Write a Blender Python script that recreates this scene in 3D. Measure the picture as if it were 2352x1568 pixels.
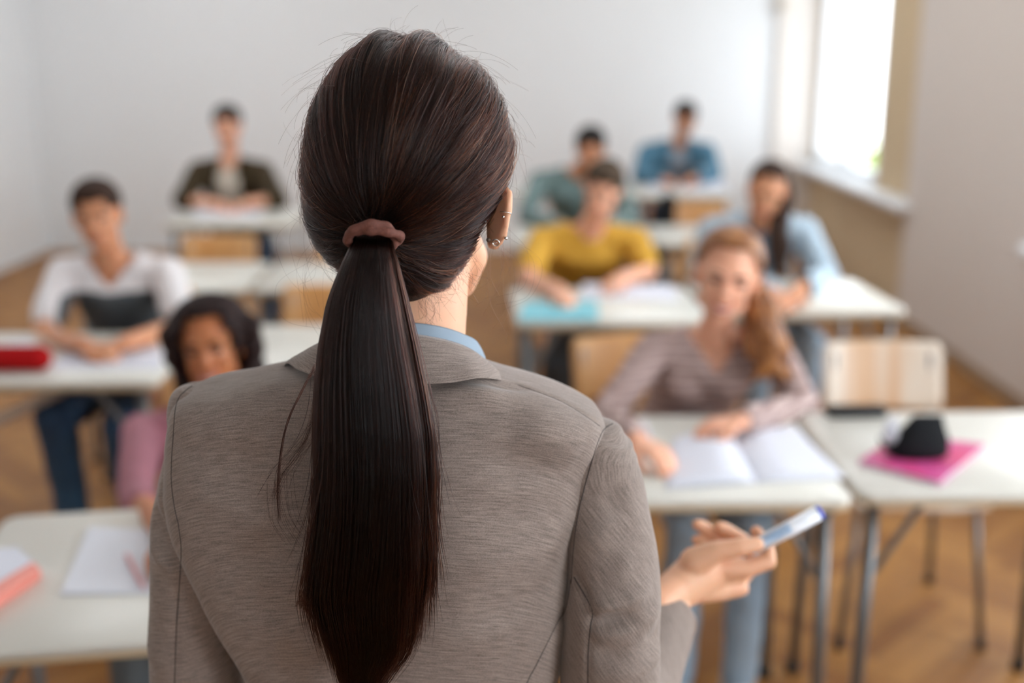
import bpy, bmesh, math, random
import numpy as np
from mathutils import Vector, Matrix, noise, Quaternion
from mathutils.bvhtree import BVHTree

for o in list(bpy.data.objects):
    bpy.data.objects.remove(o)
C = bpy.context.scene.collection
R = math.radians
rng = np.random.default_rng(7)
random.seed(7)

# ------------------------------------------------------------------ camera
F_PX, PITCH, CAM_H = 2640.0, R(14.5), 1.70
cd = bpy.data.cameras.new('camera')
cam = bpy.data.objects.new('camera', cd); C.objects.link(cam)
cam.location = (0, 0, CAM_H); cam.rotation_euler = (R(90) - PITCH, 0, 0)
cd.sensor_width = 36; cd.lens = 36 * F_PX / 2352
cd.clip_start = .05; cd.clip_end = 200
cd.dof.use_dof = True; cd.dof.focus_distance = 1.03; cd.dof.aperture_fstop = 2.0
cd.dof.aperture_blades = 0
sc = bpy.context.scene
sc.camera = cam

# ------------------------------------------------------------------ view, world, big lights
sc.view_settings.view_transform = 'Standard'
sc.view_settings.look = 'None'
sc.view_settings.exposure = 0.36
sc.view_settings.gamma = 1.0
sc.view_settings.use_curve_mapping = False
sc.cycles.use_denoising = True
sc.cycles.max_bounces = 8
sc.cycles.diffuse_bounces = 4
sc.cycles.glossy_bounces = 4
sc.cycles.transmission_bounces = 6
sc.cycles.transparent_max_bounces = 8
sc.cycles.sample_clamp_indirect = 6
sc.cycles.caustics_reflective = False
sc.cycles.caustics_refractive = False

w = bpy.data.worlds.new('sky'); sc.world = w; w.use_nodes = True
bg = w.node_tree.nodes['Background']
bg.inputs[0].default_value = (.86, .93, 1, 1); bg.inputs[1].default_value = 4.3


def area(name, loc, rot, sx, sy, power, col):
    l = bpy.data.lights.new(name, 'AREA'); l.shape = 'RECTANGLE'; l.size = sx; l.size_y = sy
    l.energy = power; l.color = col
    o = bpy.data.objects.new(name, l); C.objects.link(o); o.location = loc; o.rotation_euler = rot
    return o


# daylight entering the windows of the right wall that lie outside the view
XW = 2.43            # right wall
YB = 9.70            # back wall
XL = -3.95           # left wall
YF = -2.6            # front wall (behind the camera)
ZC = 3.30
WINS = [(-1.8, -.1), (1.0, 2.7), (3.6, 5.3)]
for k, (a, b) in enumerate(WINS):
    area('daylight', (XW + .34, (a + b) / 2, 1.75), (0, R(90), 0), 1.9, b - a, [70, 52, 38][k], (.88, .94, 1))
lp = area('daylight', (XW + .30, 8.80, 1.75), (0, R(90), 0), 2.0, 1.7, 60, (.9, .95, 1))
lp.data.cycles.is_portal = True


# ------------------------------------------------------------------ helpers
def V(*a): return Vector(a)


def px(x, y, Y):
    """point seen at photo pixel (x, y) standing Y metres into the room"""
    c, s = math.cos(PITCH), math.sin(PITCH)
    u, v = (x - 1176) / F_PX, (y - 784) / F_PX
    t = Y / (c - v * s)
    return Vector((u * t, Y, CAM_H + (-s - v * c) * t))


def pz(x, y, z):
    c, s = math.cos(PITCH), math.sin(PITCH)
    u, v = (x - 1176) / F_PX, (y - 784) / F_PX
    t = (z - CAM_H) / (-s - v * c)
    return Vector((u * t, (c - v * s) * t, z))


def mat(name, col, rough=.6, var=0, vscale=8, bump=0, bscale=40, sss=0, metal=0, spec=.5, sheen=0, col2=None, coat=0):
    m = bpy.data.materials.new(name); m.use_nodes = True
    nt = m.node_tree; b = nt.nodes['Principled BSDF']
    b.inputs['Base Color'].default_value = (*col, 1)
    b.inputs['Roughness'].default_value = rough
    b.inputs['Metallic'].default_value = metal
    b.inputs['Specular IOR Level'].default_value = spec
    if coat: b.inputs['Coat Weight'].default_value = coat
    if sheen:
        b.inputs['Sheen Weight'].default_value = sheen; b.inputs['Sheen Roughness'].default_value = .5
    if sss:
        b.inputs['Subsurface Weight'].default_value = sss
        b.inputs['Subsurface Radius'].default_value = (1, .35, .2)
        b.inputs['Subsurface Scale'].default_value = .008
    if var or col2 or bump:
        tc = nt.nodes.new('ShaderNodeTexCoord')
    if var or col2:
        n = nt.nodes.new('ShaderNodeTexNoise'); n.inputs['Scale'].default_value = vscale
        n.inputs['Detail'].default_value = 4
        nt.links.new(tc.outputs['Object'], n.inputs['Vector'])
        r = nt.nodes.new('ShaderNodeValToRGB')
        c2 = col2 or tuple(min(1, c * (1 + var)) for c in col)
        c1 = col if col2 else tuple(c * (1 - var) for c in col)
        r.color_ramp.elements[0].position = .3; r.color_ramp.elements[1].position = .7
        r.color_ramp.elements[0].color = (*c1, 1); r.color_ramp.elements[1].color = (*c2, 1)
        nt.links.new(n.outputs['Fac'], r.inputs[0]); nt.links.new(r.outputs[0], b.inputs['Base Color'])
    if bump:
        n2 = nt.nodes.new('ShaderNodeTexNoise'); n2.inputs['Scale'].default_value = bscale
        nt.links.new(tc.outputs['Object'], n2.inputs['Vector'])
        bp = nt.nodes.new('ShaderNodeBump'); bp.inputs['Strength'].default_value = bump
        bp.inputs['Distance'].default_value = .002
        nt.links.new(n2.outputs['Fac'], bp.inputs['Height']); nt.links.new(bp.outputs[0], b.inputs['Normal'])
    return m


class MB:
    def __init__(s): s.v = []; s.f = []

    def grid(s, rings, cap=True, closed=True):
        b = len(s.v); n = len(rings[0]); k = len(rings)
        for r in rings: s.v.extend(tuple(p) for p in r)
        for i in range(k - 1):
            for j in range(n if closed else n - 1):
                j2 = (j + 1) % n
                s.f.append((b + i * n + j, b + i * n + j2, b + (i + 1) * n + j2, b + (i + 1) * n + j))
        if cap and closed:
            s.f.append(tuple(b + j for j in reversed(range(n))))
            s.f.append(tuple(b + (k - 1) * n + j for j in range(n)))
        return s

    def box(s, lo, hi, M=None):
        b = len(s.v)
        for z in (lo[2], hi[2]):
            for x, y in ((lo[0], lo[1]), (hi[0], lo[1]), (hi[0], hi[1]), (lo[0], hi[1])):
                p = Vector((x, y, z)); s.v.append(tuple(M @ p if M else p))
        for q in ((3, 2, 1, 0), (4, 5, 6, 7), (0, 1, 5, 4), (1, 2, 6, 5), (2, 3, 7, 6), (3, 0, 4, 7)):
            s.f.append(tuple(b + i for i in q))
        return s

    def rbox(s, cx, cy, z0, z1, hx, hy, r, M=None, bev=.002, n=6):
        """slab with rounded corners seen from above and eased edges"""
        def ring(off, z):
            out = []
            rr = max(r - off, .0005)
            for q, (sx, sy) in enumerate(((1, 1), (-1, 1), (-1, -1), (1, -1))):
                for i in range(n + 1):
                    a = (q + i / n) * math.pi / 2
                    p = Vector((cx + sx * (hx - r) + rr * math.cos(a), cy + sy * (hy - r) + rr * math.sin(a), z))
                    out.append(M @ p if M else p)
            return out
        s.grid([ring(bev, z0), ring(0, z0 + bev), ring(0, z1 - bev), ring(bev, z1)])
        return s

    def tube(s, pts, rad, n=10, rnd=True, flat=1.0, side=None):
        """swept tube; rad a number or list; flat squashes the second axis; round ends"""
        pts = [Vector(p) for p in pts]; k = len(pts)
        if not hasattr(rad, '__len__'): rad = [rad] * k
        fl = flat if hasattr(flat, '__len__') else [flat] * k
        T = []
        for i in range(k):
            t = pts[min(i + 1, k - 1)] - pts[max(i - 1, 0)]
            T.append(t.normalized() if t.length > 1e-9 else Vector((0, 0, 1)))
        u = Vector(side) if side else (Vector((1, 0, 0)) if abs(T[0].x) < .8 else Vector((0, 1, 0)))
        rings = []

        def ring(p, t, r, f):
            nonlocal u
            u = (u - t * u.dot(t)).normalized(); w_ = t.cross(u)
            return [p + u * (r * math.cos(a)) + w_ * (r * f * math.sin(a)) for a in (2 * math.pi * j / n for j in range(n))]
        if rnd:
            for a in (80, 55, 28):
                rings.append(ring(pts[0] - T[0] * rad[0] * min(1, fl[0]) * math.sin(R(a)), T[0], rad[0] * math.cos(R(a)), fl[0]))
        for i in range(k): rings.append(ring(pts[i], T[i], rad[i], fl[i]))
        if rnd:
            for a in (28, 55, 80):
                rings.append(ring(pts[-1] + T[-1] * rad[-1] * min(1, fl[-1]) * math.sin(R(a)), T[-1], rad[-1] * math.cos(R(a)), fl[-1]))
        s.grid(rings)
        return s

    def ell(s, c, r, M=None, n=20, k=14):
        c = Vector(c); rings = []
        for i in range(1, k):
            a = math.pi * i / k
            rr = []
            for j in range(n):
                b = 2 * math.pi * j / n
                p = Vector((r[0] * math.sin(a) * math.cos(b), r[1] * math.sin(a) * math.sin(b), -r[2] * math.cos(a)))
                rr.append(c + (M @ p if M else p))
            rings.append(rr)
        s.grid(rings)
        return s

    def mesh(s, name, m=None, smooth=True):
        me = bpy.data.meshes.new(name); me.from_pydata(s.v, [], s.f)
        bm = bmesh.new(); bm.from_mesh(me); bmesh.ops.recalc_face_normals(bm, faces=bm.faces); bm.to_mesh(me); bm.free()
        if smooth: me.shade_smooth()
        if m: me.materials.append(m)
        return me

    def obj(s, name, m=None, parent=None, smooth=True):
        return link(name, s.mesh(name, m, smooth), parent)


def link(name, data, parent=None):
    o = bpy.data.objects.new(name, data); C.objects.link(o)
    if parent is not None:
        o.parent = parent
        if parent.type == 'EMPTY' and parent.get('_world', 0):
            o.matrix_parent_inverse = Matrix.Translation(-parent.location)
    return o


def tag(o, label=None, cat=None, group=None, kind=None):
    if label: o['label'] = label
    if cat: o['category'] = cat
    if group: o['group'] = group
    if kind: o['kind'] = kind
    return o


def thing(name, label, cat, loc=(0, 0, 0), rz=0, group=None, world=False):
    o = bpy.data.objects.new(name, None); C.objects.link(o); o.location = loc; o.rotation_euler = (0, 0, rz)
    o.empty_display_size = .1
    if world: o['_world'] = 1
    return tag(o, label, cat, group)


def struct(name, mb, m, smooth=False):
    return tag(mb.obj(name, m, None, smooth), kind='structure')


def kids(o): return [c for c in bpy.data.objects if c.parent == o]


def copy_tree(o, parent=None):
    c = o.copy(); C.objects.link(c)
    if parent is not None: c.parent = parent
    for ch in kids(o): copy_tree(ch, c)
    return c


def remesh(mb, name, voxel, smooth=3, m=None, fac=.5, disp=None):
    """one continuous skin over overlapping volumes"""
    tmp = bpy.data.objects.new('tmp', mb.mesh('tmp')); C.objects.link(tmp)
    md = tmp.modifiers.new('r', 'REMESH'); md.mode = 'VOXEL'; md.voxel_size = voxel; md.use_smooth_shade = True
    if smooth:
        ms = tmp.modifiers.new('s', 'SMOOTH'); ms.iterations = smooth; ms.factor = fac
    dg = bpy.context.evaluated_depsgraph_get()
    me = bpy.data.meshes.new_from_object(tmp.evaluated_get(dg))
    me.name = name
    bpy.data.objects.remove(tmp)
    me.materials.clear()
    if m: me.materials.append(m)
    if disp: displace(me, disp)
    me.shade_smooth()
    return me


def displace(me, fn):
    n = len(me.vertices)
    co = np.empty(n * 3); me.vertices.foreach_get('co', co); co = co.reshape(-1, 3)
    no = np.empty(n * 3); me.vertex_normals.foreach_get('vector', no); no = no.reshape(-1, 3)
    d = fn(co, no)
    co = co + no * d[:, None] if d.ndim == 1 else co + d
    me.vertices.foreach_set('co', co.ravel()); me.update()


def wrinkle(amp, sc_, seed=0):
    def fn(co, no):
        out = np.empty(len(co))
        for i, p in enumerate(co):
            q = Vector((p[0] * sc_[0] + seed, p[1] * sc_[1], p[2] * sc_[2]))
            a = noise.noise(q)
            out[i] = amp * (1 - 2 * abs(a)) * .6 + amp * .4 * noise.noise(q * 2.3)
        return out
    return fn


def delete_verts(me, test):
    bm = bmesh.new(); bm.from_mesh(me)
    bmesh.ops.delete(bm, geom=[v for v in bm.verts if test(v.co)], context='VERTS')
    bm.to_mesh(me); bm.free()


def bez(pts, n):
    """smooth curve through points"""
    P_ = [Vector(p) for p in pts]; P_ = [P_[0] * 2 - P_[1]] + P_ + [P_[-1] * 2 - P_[-2]]
    out = []; k = len(P_) - 3
    for i in range(n):
        t = i / (n - 1) * k; j = min(int(t), k - 1); t -= j
        a, b, c_, d = P_[j:j + 4]
        out.append(.5 * ((2 * b) + (c_ - a) * t + (2 * a - 5 * b + 4 * c_ - d) * t * t + (3 * b - a - 3 * c_ + d) * t ** 3))
    return out


def interp(tab, x):
    xs = [r[0] for r in tab]
    return [float(np.interp(x, xs, [r[i] for r in tab])) for i in range(1, len(tab[0]))]


# ------------------------------------------------------------------ materials
M = {}
M['wall'] = mat('wall_paint', (.82, .83, .835), .85, bump=.15, bscale=120)
M['wall_r'] = mat('wall_paint_warm', (.71, .635, .58), .85, bump=.15, bscale=120)
M['tan'] = mat('alcove_paint', (.64, .49, .31), .8)
M['ceil'] = mat('ceiling_paint', (.86, .86, .85), .9)
M['white'] = mat('white_lacquer', (.86, .88, .90), .35)
M['lam'] = mat('desk_laminate', (.66, .645, .58), .32, var=.02, vscale=3)
M['edge'] = mat('desk_edge_wood', (.66, .52, .33), .5)
M['steel'] = mat('grey_steel', (.20, .205, .21), .35, metal=.6)
M['strut'] = mat('pale_steel', (.50, .44, .38), .45, metal=.3)
M['rubber'] = mat('black_rubber', (.02, .02, .02), .7)
M['paper'] = mat('paper', (.69, .71, .79), .8)
M['black'] = mat('black_cloth', (.008, .009, .011), .8, spec=.2, bump=.3, bscale=300)
M['pink'] = mat('magenta_cover', (.68, .025, .13), .35, col2=(.55, .10, .32), vscale=9)
M['cyan'] = mat('cyan_cover', (.11, .46, .55), .5, col2=(.24, .56, .64), vscale=12)
M['red'] = mat('red_cloth', (.36, .003, .004), .85, spec=.2)
M['coral'] = mat('coral_plastic', (.83, .28, .22), .5)
M['rosepen'] = mat('rose_plastic', (.70, .36, .38), .4)
M['eyew'] = mat('eye_white', (.42, .36, .33), .2)
M['eyed'] = mat('eye_dark', (.025, .014, .01), .15)
M['teeth'] = mat('teeth', (.80, .76, .70), .3)
M['silver'] = mat('silver', (.8, .79, .77), .2, metal=1)


def plywood(name, c1, c2):
    m = bpy.data.materials.new(name); m.use_nodes = True; nt = m.node_tree; b = nt.nodes['Principled BSDF']
    tc = nt.nodes.new('ShaderNodeTexCoord'); mp = nt.nodes.new('ShaderNodeMapping')
    mp.inputs['Scale'].default_value = (9, .4, .4)
    n = nt.nodes.new('ShaderNodeTexNoise'); n.inputs['Scale'].default_value = 1.6; n.inputs['Detail'].default_value = 5
    r = nt.nodes.new('ShaderNodeValToRGB')
    r.color_ramp.elements[0].position = .42; r.color_ramp.elements[0].color = (*c1, 1)
    r.color_ramp.elements[1].position = .58; r.color_ramp.elements[1].color = (*c2, 1)
    nt.links.new(tc.outputs['Object'], mp.inputs[0]); nt.links.new(mp.outputs[0], n.inputs['Vector'])
    nt.links.new(n.outputs['Fac'], r.inputs[0]); nt.links.new(r.outputs[0], b.inputs['Base Color'])
    b.inputs['Roughness'].default_value = .38
    return m


M['ply'] = plywood('beech_plywood', (.56, .27, .085), (.63, .34, .13))
M['ply_s'] = plywood('striped_plywood', (.70, .46, .28), (.80, .70, .58))


def skin(name, c, red=1.12):
    return mat(name, c, .48, sss=.25, col2=(min(1, c[0] * 1.04), c[1] * .90, c[2] * .86), vscale=14, spec=.4, bump=.1, bscale=400)


def floor_mat():
    m = bpy.data.materials.new('oak_parquet'); m.use_nodes = True; nt = m.node_tree; b = nt.nodes['Principled BSDF']
    at = nt.nodes.new('ShaderNodeAttribute'); at.attribute_name = 'tone'
    r = nt.nodes.new('ShaderNodeValToRGB')
    r.color_ramp.elements[0].color = (.27, .105, .022, 1); r.color_ramp.elements[1].color = (.46, .215, .055, 1)
    nt.links.new(at.outputs['Fac'], r.inputs[0])
    tc = nt.nodes.new('ShaderNodeTexCoord'); n = nt.nodes.new('ShaderNodeTexNoise'); n.inputs['Scale'].default_value = 30
    nt.links.new(tc.outputs['Object'], n.inputs['Vector'])
    mx = nt.nodes.new('ShaderNodeMixRGB'); mx.blend_type = 'MULTIPLY'; mx.inputs[0].default_value = .25
    nt.links.new(r.outputs[0], mx.inputs[1]); nt.links.new(n.outputs['Fac'], mx.inputs[2])
    nt.links.new(mx.outputs[0], b.inputs['Base Color'])
    b.inputs['Roughness'].default_value = .48; b.inputs['Specular IOR Level'].default_value = .3
    return m


def build_floor():
    L, W = .42, .07
    v, f, tone = [], [], []
    d1 = Vector((1, 1, 0)).normalized(); d2 = Vector((-1, 1, 0)).normalized()
    q = int(L / W)
    bm = MB()
    # classic herringbone: two interleaved families of boards
    for i in range(-110, 130):
        for j in range(-14, 16):
            for fam in (0, 1):
                if fam == 0:
                    a0 = j * L * 2 + i * W; b0 = i * W
                    la, lb = L, W
                else:
                    a0 = j * L * 2 + i * W + L; b0 = i * W - L + W
                    la, lb = W, L
                c0 = d1 * (a0 + la / 2) + d2 * (b0 + lb / 2) + Vector((-.7, 3.3, 0))
                if not (XL - .4 < c0.x < XW + .6 and YF - .3 < c0.y < YB + .3): continue
                g = .0008
                b = len(v)
                for (s_, t_) in ((g, g), (la - g, g), (la - g, lb - g), (g, lb - g)):
                    p = d1 * (a0 + s_) + d2 * (b0 + t_) + Vector((-.7, 3.3, 0))
                    v.append((min(max(p.x, XL - .05), XW + .30), min(max(p.y, YF - .05), YB + .05), 0))
                f.append((b, b + 1, b + 2, b + 3)); tone.append(random.random())
    b = len(v)
    v += [(XL - .1, YF - .1, -.006), (XW + .3, YF - .1, -.006), (XW + .3, YB + .1, -.006), (XL - .1, YB + .1, -.006)]
    f.append((b, b + 1, b + 2, b + 3)); tone.append(0)
    me = bpy.data.meshes.new('floor'); me.from_pydata(v, [], f)
    a = me.attributes.new('tone', 'FLOAT', 'FACE'); a.data.foreach_set('value', tone)
    me.materials.append(floor_mat())
    tag(link('floor', me), kind='structure')


build_floor()

# ------------------------------------------------------------------ room shell
struct('wall_back', MB().box((XL - .15, YB, -.1), (XW + .4, YB + .2, ZC + .1)), M['wall'])
struct('wall_left', MB().box((XL - .2, YF - .2, -.1), (XL, YB, ZC + .1)), M['wall'])
struct('wall_front', MB().box((XL, YF - .2, -.1), (XW + .4, YF, ZC + .1)), M['wall'])
struct('ceiling', MB().box((XL, YF, ZC), (XW + .45, YB, ZC + .1)), M['ceil'])
# right wall: piers between window openings, thick
wr = MB()
ys = [YF]
for a, b in WINS: ys += [a, b]
ys.append(7.08)
for i in range(0, len(ys), 2):
    wr.box((XW, ys[i], -.1), (XW + .42, ys[i + 1], ZC + .1))
for a, b in WINS:
    wr.box((XW, a, -.1), (XW + .42, b, .80)); wr.box((XW, a, 2.70), (XW + .42, b, ZC + .1))
struct('wall_right', wr, M['wall_r'])
XR = XW + .07        # alcove plane
WY0, WY1, WZ0, WZ1 = 7.92, 9.62, .76, 2.75
al = MB()
al.box((XR, 7.08, -.1), (XR + .07, YB, WZ0 - .02)); al.box((XR, 7.08, WZ1), (XR + .07, YB, ZC + .1))
al.box((XR, 7.08, WZ0 - .02), (XR + .07, WY0, WZ1)); al.box((XR, WY1, WZ0 - .02), (XR + .07, YB, WZ1))
struct('wall_alcove', al, M['tan'])
struct('trim_1', MB().box((2.17, YB - .05, 0), (XR, YB, ZC)), mat('pilaster_paint', (.80, .745, .69), .85))
# baseboards
struct('baseboard_right', MB().box((XW - .012, YF, 0), (XW, 7.08, .07)), mat('baseboard_brown', (.36, .25, .16), .5))
struct('baseboard_left', MB().box((XL, YF, 0), (XL + .012, YB, .07)), M['wall'])
struct('baseboard_back', MB().box((XL, YB - .012, 0), (2.17, YB, .07)), M['wall'])


def window(n, y0, y1, z0, z1, xp, sill_x, sill_name):
    f = MB(); t = .075
    f.box((xp - .02, y0, z0), (xp + .05, y0 + t, z1)); f.box((xp - .02, y1 - t, z0), (xp + .05, y1, z1))
    f.box((xp - .02, y0, z0), (xp + .05, y1, z0 + t)); f.box((xp - .02, y0, z1 - t), (xp + .05, y1, z1))
    ym = (y0 + y1) / 2
    f.box((xp - .03, ym - .05, z0), (xp + .05, ym + .05, z1))
    f.box((xp - .01, y0, z0 + 1.36), (xp + .04, y1, z0 + 1.42))
    o = tag(f.obj('window_%d' % n, M['white'], None, False), kind='structure')
    g = bpy.data.materials.get('window_glass')
    if not g:
        g = bpy.data.materials.new('window_glass'); g.use_nodes = True; nt = g.node_tree
        nt.nodes.clear(); out = nt.nodes.new('ShaderNodeOutputMaterial'); mx = nt.nodes.new('ShaderNodeMixShader')
        tr = nt.nodes.new('ShaderNodeBsdfTransparent'); gl = nt.nodes.new('ShaderNodeBsdfGlossy')
        gl.inputs['Roughness'].default_value = .02; mx.inputs[0].default_value = .05
        nt.links.new(tr.outputs[0], mx.inputs[1]); nt.links.new(gl.outputs[0], mx.inputs[2]); nt.links.new(mx.outputs[0], out.inputs[0])
    MB().box((xp + .01, y0 + t, z0 + t), (xp + .016, y1 - t, z1 - t)).obj('window_glass', g, o, False)
    h = MB().box((xp - .06, ym - .012, z0 + .62), (xp - .03, ym + .012, z0 + .74)); h.obj('window_handle', M['silver'], o, False)
    s = MB().rbox((sill_x + xp) / 2, (y0 + y1) / 2, z0 - .055, z0 - .002, (xp - sill_x) / 2 + .02, (y1 - y0) / 2 + .02, .03, bev=.012)
    return o, s


o, s = window(1, WY0, WY1, WZ0, WZ1, XR + .03, XW - .06, 'sill')
s = MB().rbox((XW - .08 + XR + .06) / 2, (6.98 + 9.66) / 2, .700, .755, (XR + .06 - XW + .08) / 2, (9.66 - 6.98) / 2, .05, bev=.015)
s.obj('window_sill', M['white'], o)
for k, (a, b) in enumerate(WINS):
    o, s = window(k + 2, a, b, .80, 2.70, XW + .20, XW - .05, 'sill')
    s.obj('window_sill', M['white'], o)
# small round box high on the pilaster
tag(MB().tube([px(1796, 8, YB - .052), px(1796, 8, YB - .10)], .045, 20, rnd=False).obj('wall_sensor', mat('beige_plastic', (.60, .52, .42), .5)),
    'small round beige box fixed high on the pilaster in the far corner', 'sensor')

# shrub seen through the window
tm = mat('leaf_green', (.20, .33, .05), .6, col2=(.42, .52, .12), vscale=5)
lb = MB()
for i in range(1500):
    a = random.random() * 6.28; rr = random.random() ** .5
    c_ = Vector((4.45 + rr * 1.3 * math.cos(a), 13.0 + 1.6 * rr * math.sin(a), -1.5 + random.random() * 2.2 * (1.1 - rr * .4)))
    n1 = Vector((random.gauss(0, 1), random.gauss(0, 1), random.gauss(0, 1))).normalized()
    n2 = n1.orthogonal().normalized(); s_ = .10 + .1 * random.random(); b = len(lb.v)
    n3 = n1.cross(n2)
    lb.v += [tuple(c_ + n2 * s_), tuple(c_ + n3 * s_ * .5 + n1 * .02), tuple(c_ - n2 * s_), tuple(c_ - n3 * s_ * .5 + n1 * .02)]
    lb.f.append((b, b + 1, b + 2, b + 3))
sh = thing('shrub', 'leafy green shrub outside the window', 'shrub', (4.45, 13.0, -3), world=True)
lb.obj('foliage', tm, sh, False)
MB().tube([(4.45, 13.0, -3), (4.5, 13.0, -1.8), (4.45, 13.1, -.9)], [.12, .08, .04]).obj('stem', mat('bark', (.12, .08, .05), .9), sh)
struct('ground_outside', MB().box((XW + .5, -8, -3.2), (30, 40, -3)), mat('pavement', (.45, .44, .42), .9))

# unseen ceiling lamps added for fill light (above the frame)
lamp_m = bpy.data.materials.new('fill_lamp_diffuser'); lamp_m.use_nodes = True
lamp_m.node_tree.nodes['Principled BSDF'].inputs['Emission Color'].default_value = (.93, .97, 1, 1)
lamp_m.node_tree.nodes['Principled BSDF'].inputs['Emission Strength'].default_value = 16.0
k = 0
for yy, wy in ((4.3, 'nearest'), (6.2, 'middle'), (8.1, 'farthest')):
    for xx, wx in ((-2.3, 'on the windowless side'), (.9, 'on the window side')):
        t = thing('added_fill_lamp', 'unseen fill lamp added at the ceiling, %s pair, %s' % (wy, wx), 'lamp', (xx, yy, ZC - .08), group='added fill lamps')
        MB().box((-.62, -.10, .03), (.62, .10, .08)).obj('housing', M['white'], t, False)
        MB().box((-.60, -.085, .0), (.60, .085, .03)).obj('diffuser', lamp_m, t, False)


# ------------------------------------------------------------------ furniture
def make_desk():
    t = thing('school_desk', 'x', 'desk', group=None)
    top = MB().rbox(0, 0, .7315, .750, .352, .292, .035, bev=.004); top.obj('tabletop', M['lam'], t)
    MB().rbox(0, 0, .722, .7315, .350, .290, .034, bev=.002).obj('edge_band', M['edge'], t)
    for sx in (-1, 1):
        for sy in (-1, 1):
            l = MB().tube([(sx * .305, sy * .235, .705), (sx * .318, sy * .255, .012)], .0145, 10, rnd=False, flat=1.35 if sy < 0 else 1)
            lo = l.obj('leg', M['steel'], t)
            MB().tube([(sx * .318, sy * .255, .03), (sx * .3185, sy * .256, 0)], [.018, .019], 10, rnd=False).obj('foot_cap', M['rubber'], lo)
        MB().tube([(sx * .308, -.26, .710), (sx * .308, .26, .710)], .012, 8).obj('side_rail', M['steel'], t)
        MB().tube([(sx * .311, -.243, .52), (sx * .20, -.243, .708)], .008, 8).obj('brace', M['steel'], t)
    MB().tube([(-.30, -.235, .710), (.30, -.235, .710)], .011, 8).obj('cross_rail', M['steel'], t)
    MB().tube([(-.30, .235, .710), (.30, .235, .710)], .011, 8).obj('cross_rail', M['steel'], t)
    return t


def make_chair(striped=False):
    t = thing('school_chair', 'x', 'chair')
    ply = M['ply_s'] if striped else M['ply']
    # seat faces -Y; backrest on the +Y side
    rings = []
    seat = MB()
    n = 14; g = []
    for i in range(n + 1):
        y = -.19 + .38 * i / n
        row = []
        for j in range(n + 1):
            x = (-.19 + .38 * j / n) * (1 - .12 * (i / n))
            z = .452 + .012 * (x / .19) ** 2 - .02 * max(0, (.25 - i / n)) / .25 * 1.0 + .0
            row.append(Vector((x, y, z)))
        g.append(row)
    b = len(seat.v)
    seat.grid([r + [p - Vector((0, 0, .011)) for p in reversed(r)] for r in g])
    seat.obj('seat', ply, t)
    back = MB(); g = []
    for i in range(9):
        z = .60 + .20 * i / 8; row = []
        ins = .012 if i in (0, 8) else 0
        for j in range(17):
            x = (-.185 + ins) + (.37 - 2 * ins) * j / 16
            y = .215 + .05 * (z - .6) / .2 - .030 * (x / .185) ** 2 + .02
            row.append(Vector((x, y, z)))
        g.append(row + [p + Vector((0, .011, 0)) for p in reversed(row)])
    back.grid(g); back.obj('backrest', ply, t)
    for sx in (-1, 1):
        MB().tube(bez([(sx * .15, .17, .435), (sx * .155, .205, .47), (sx * .15, .232, .60), (sx * .15, .262, .76)], 10), .010, 8).obj('back_post', M['steel'], t)
        lf = MB().tube([(sx * .165, -.15, .436), (sx * .205, -.19, .012)], .011, 8, rnd=False).obj('leg', M['steel'], t)
        MB().tube([(sx * .203, -.188, .03), (sx * .206, -.191, 0)], .014, 8, rnd=False).obj('foot_cap', M['rubber'], lf)
        lr = MB().tube([(sx * .160, .15, .436), (sx * .205, .235, .012)], .011, 8, rnd=False).obj('leg', M['steel'], t)
        MB().tube([(sx * .203, .232, .03), (sx * .206, .237, 0)], .014, 8, rnd=False).obj('foot_cap', M['rubber'], lr)
        MB().tube([(sx * .163, -.16, .434), (sx * .16, .18, .434)], .010, 8).obj('seat_rail', M['steel'], t)
    MB().tube([(-.165, -.12, .434), (.165, -.12, .434)], .009, 8).obj('seat_bar', M['steel'], t)
    return t


DESKS = [
    (.385, 2.600, 0.5, 'white school desk under the open notebook, at the striped girl'),
    (1.108, 2.635, 1.0, 'white school desk under the magenta book and black pouch'),
    (.355, 4.250, 2, 'white school desk carrying the cyan folder, in front of the yellow shirt boy'),
    (1.090, 4.400, 4, 'white school desk in front of the long-haired girl in denim, its corner toward the wall'),
    (.360, 5.900, 0, 'white school desk in front of the boy in teal shirt'),
    (1.080, 5.900, 0, 'empty white school desk behind the long-haired denim girl'),
    (.370, 7.740, 0, 'white school desk behind the teal shirt boy, beside the farthest desk with papers'),
    (1.080, 7.740, 0, 'farthest white school desk, papers on it, before the boy in blue denim'),
    (-.660, 1.990, 9, 'nearest white school desk with grey notebook and coral edged book'),
    (-1.485, 3.500, 0, 'white school desk with red pencil case, before the boy in white tee'),
    (-.650, 3.620, 1, 'bare white school desk behind the girl in pink'),
    (-1.430, 4.810, 0, 'bare white school desk behind the boy in white tee'),
    (-.700, 4.800, 0, 'bare white school desk whose orange chair is partly behind the ponytail'),
    (-1.560, 6.540, 0, 'white school desk in front of the boy in olive jacket'),
]
d0 = make_desk()
for i, (x, y, a, lab) in enumerate(DESKS):
    d = d0 if i == 0 else copy_tree(d0)
    d.location = (x, y, 0); d.rotation_euler = (0, 0, R(a)); d['label'] = lab; d['group'] = 'white school desks'
    if 'red pencil case' in lab:      # a wider desk with a slanting strut
        d.scale = (1.27, 1, 1)
        st_ = MB().tube([px(136, 900, 3.34), V(x - .397, y - .246, .46)], .016, 10).obj('strut', M['strut'], d)
        st_.matrix_parent_inverse = (Matrix.Translation((x, y, 0)) @ Matrix.Diagonal((1.27, 1, 1, 1))).inverted()

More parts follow.
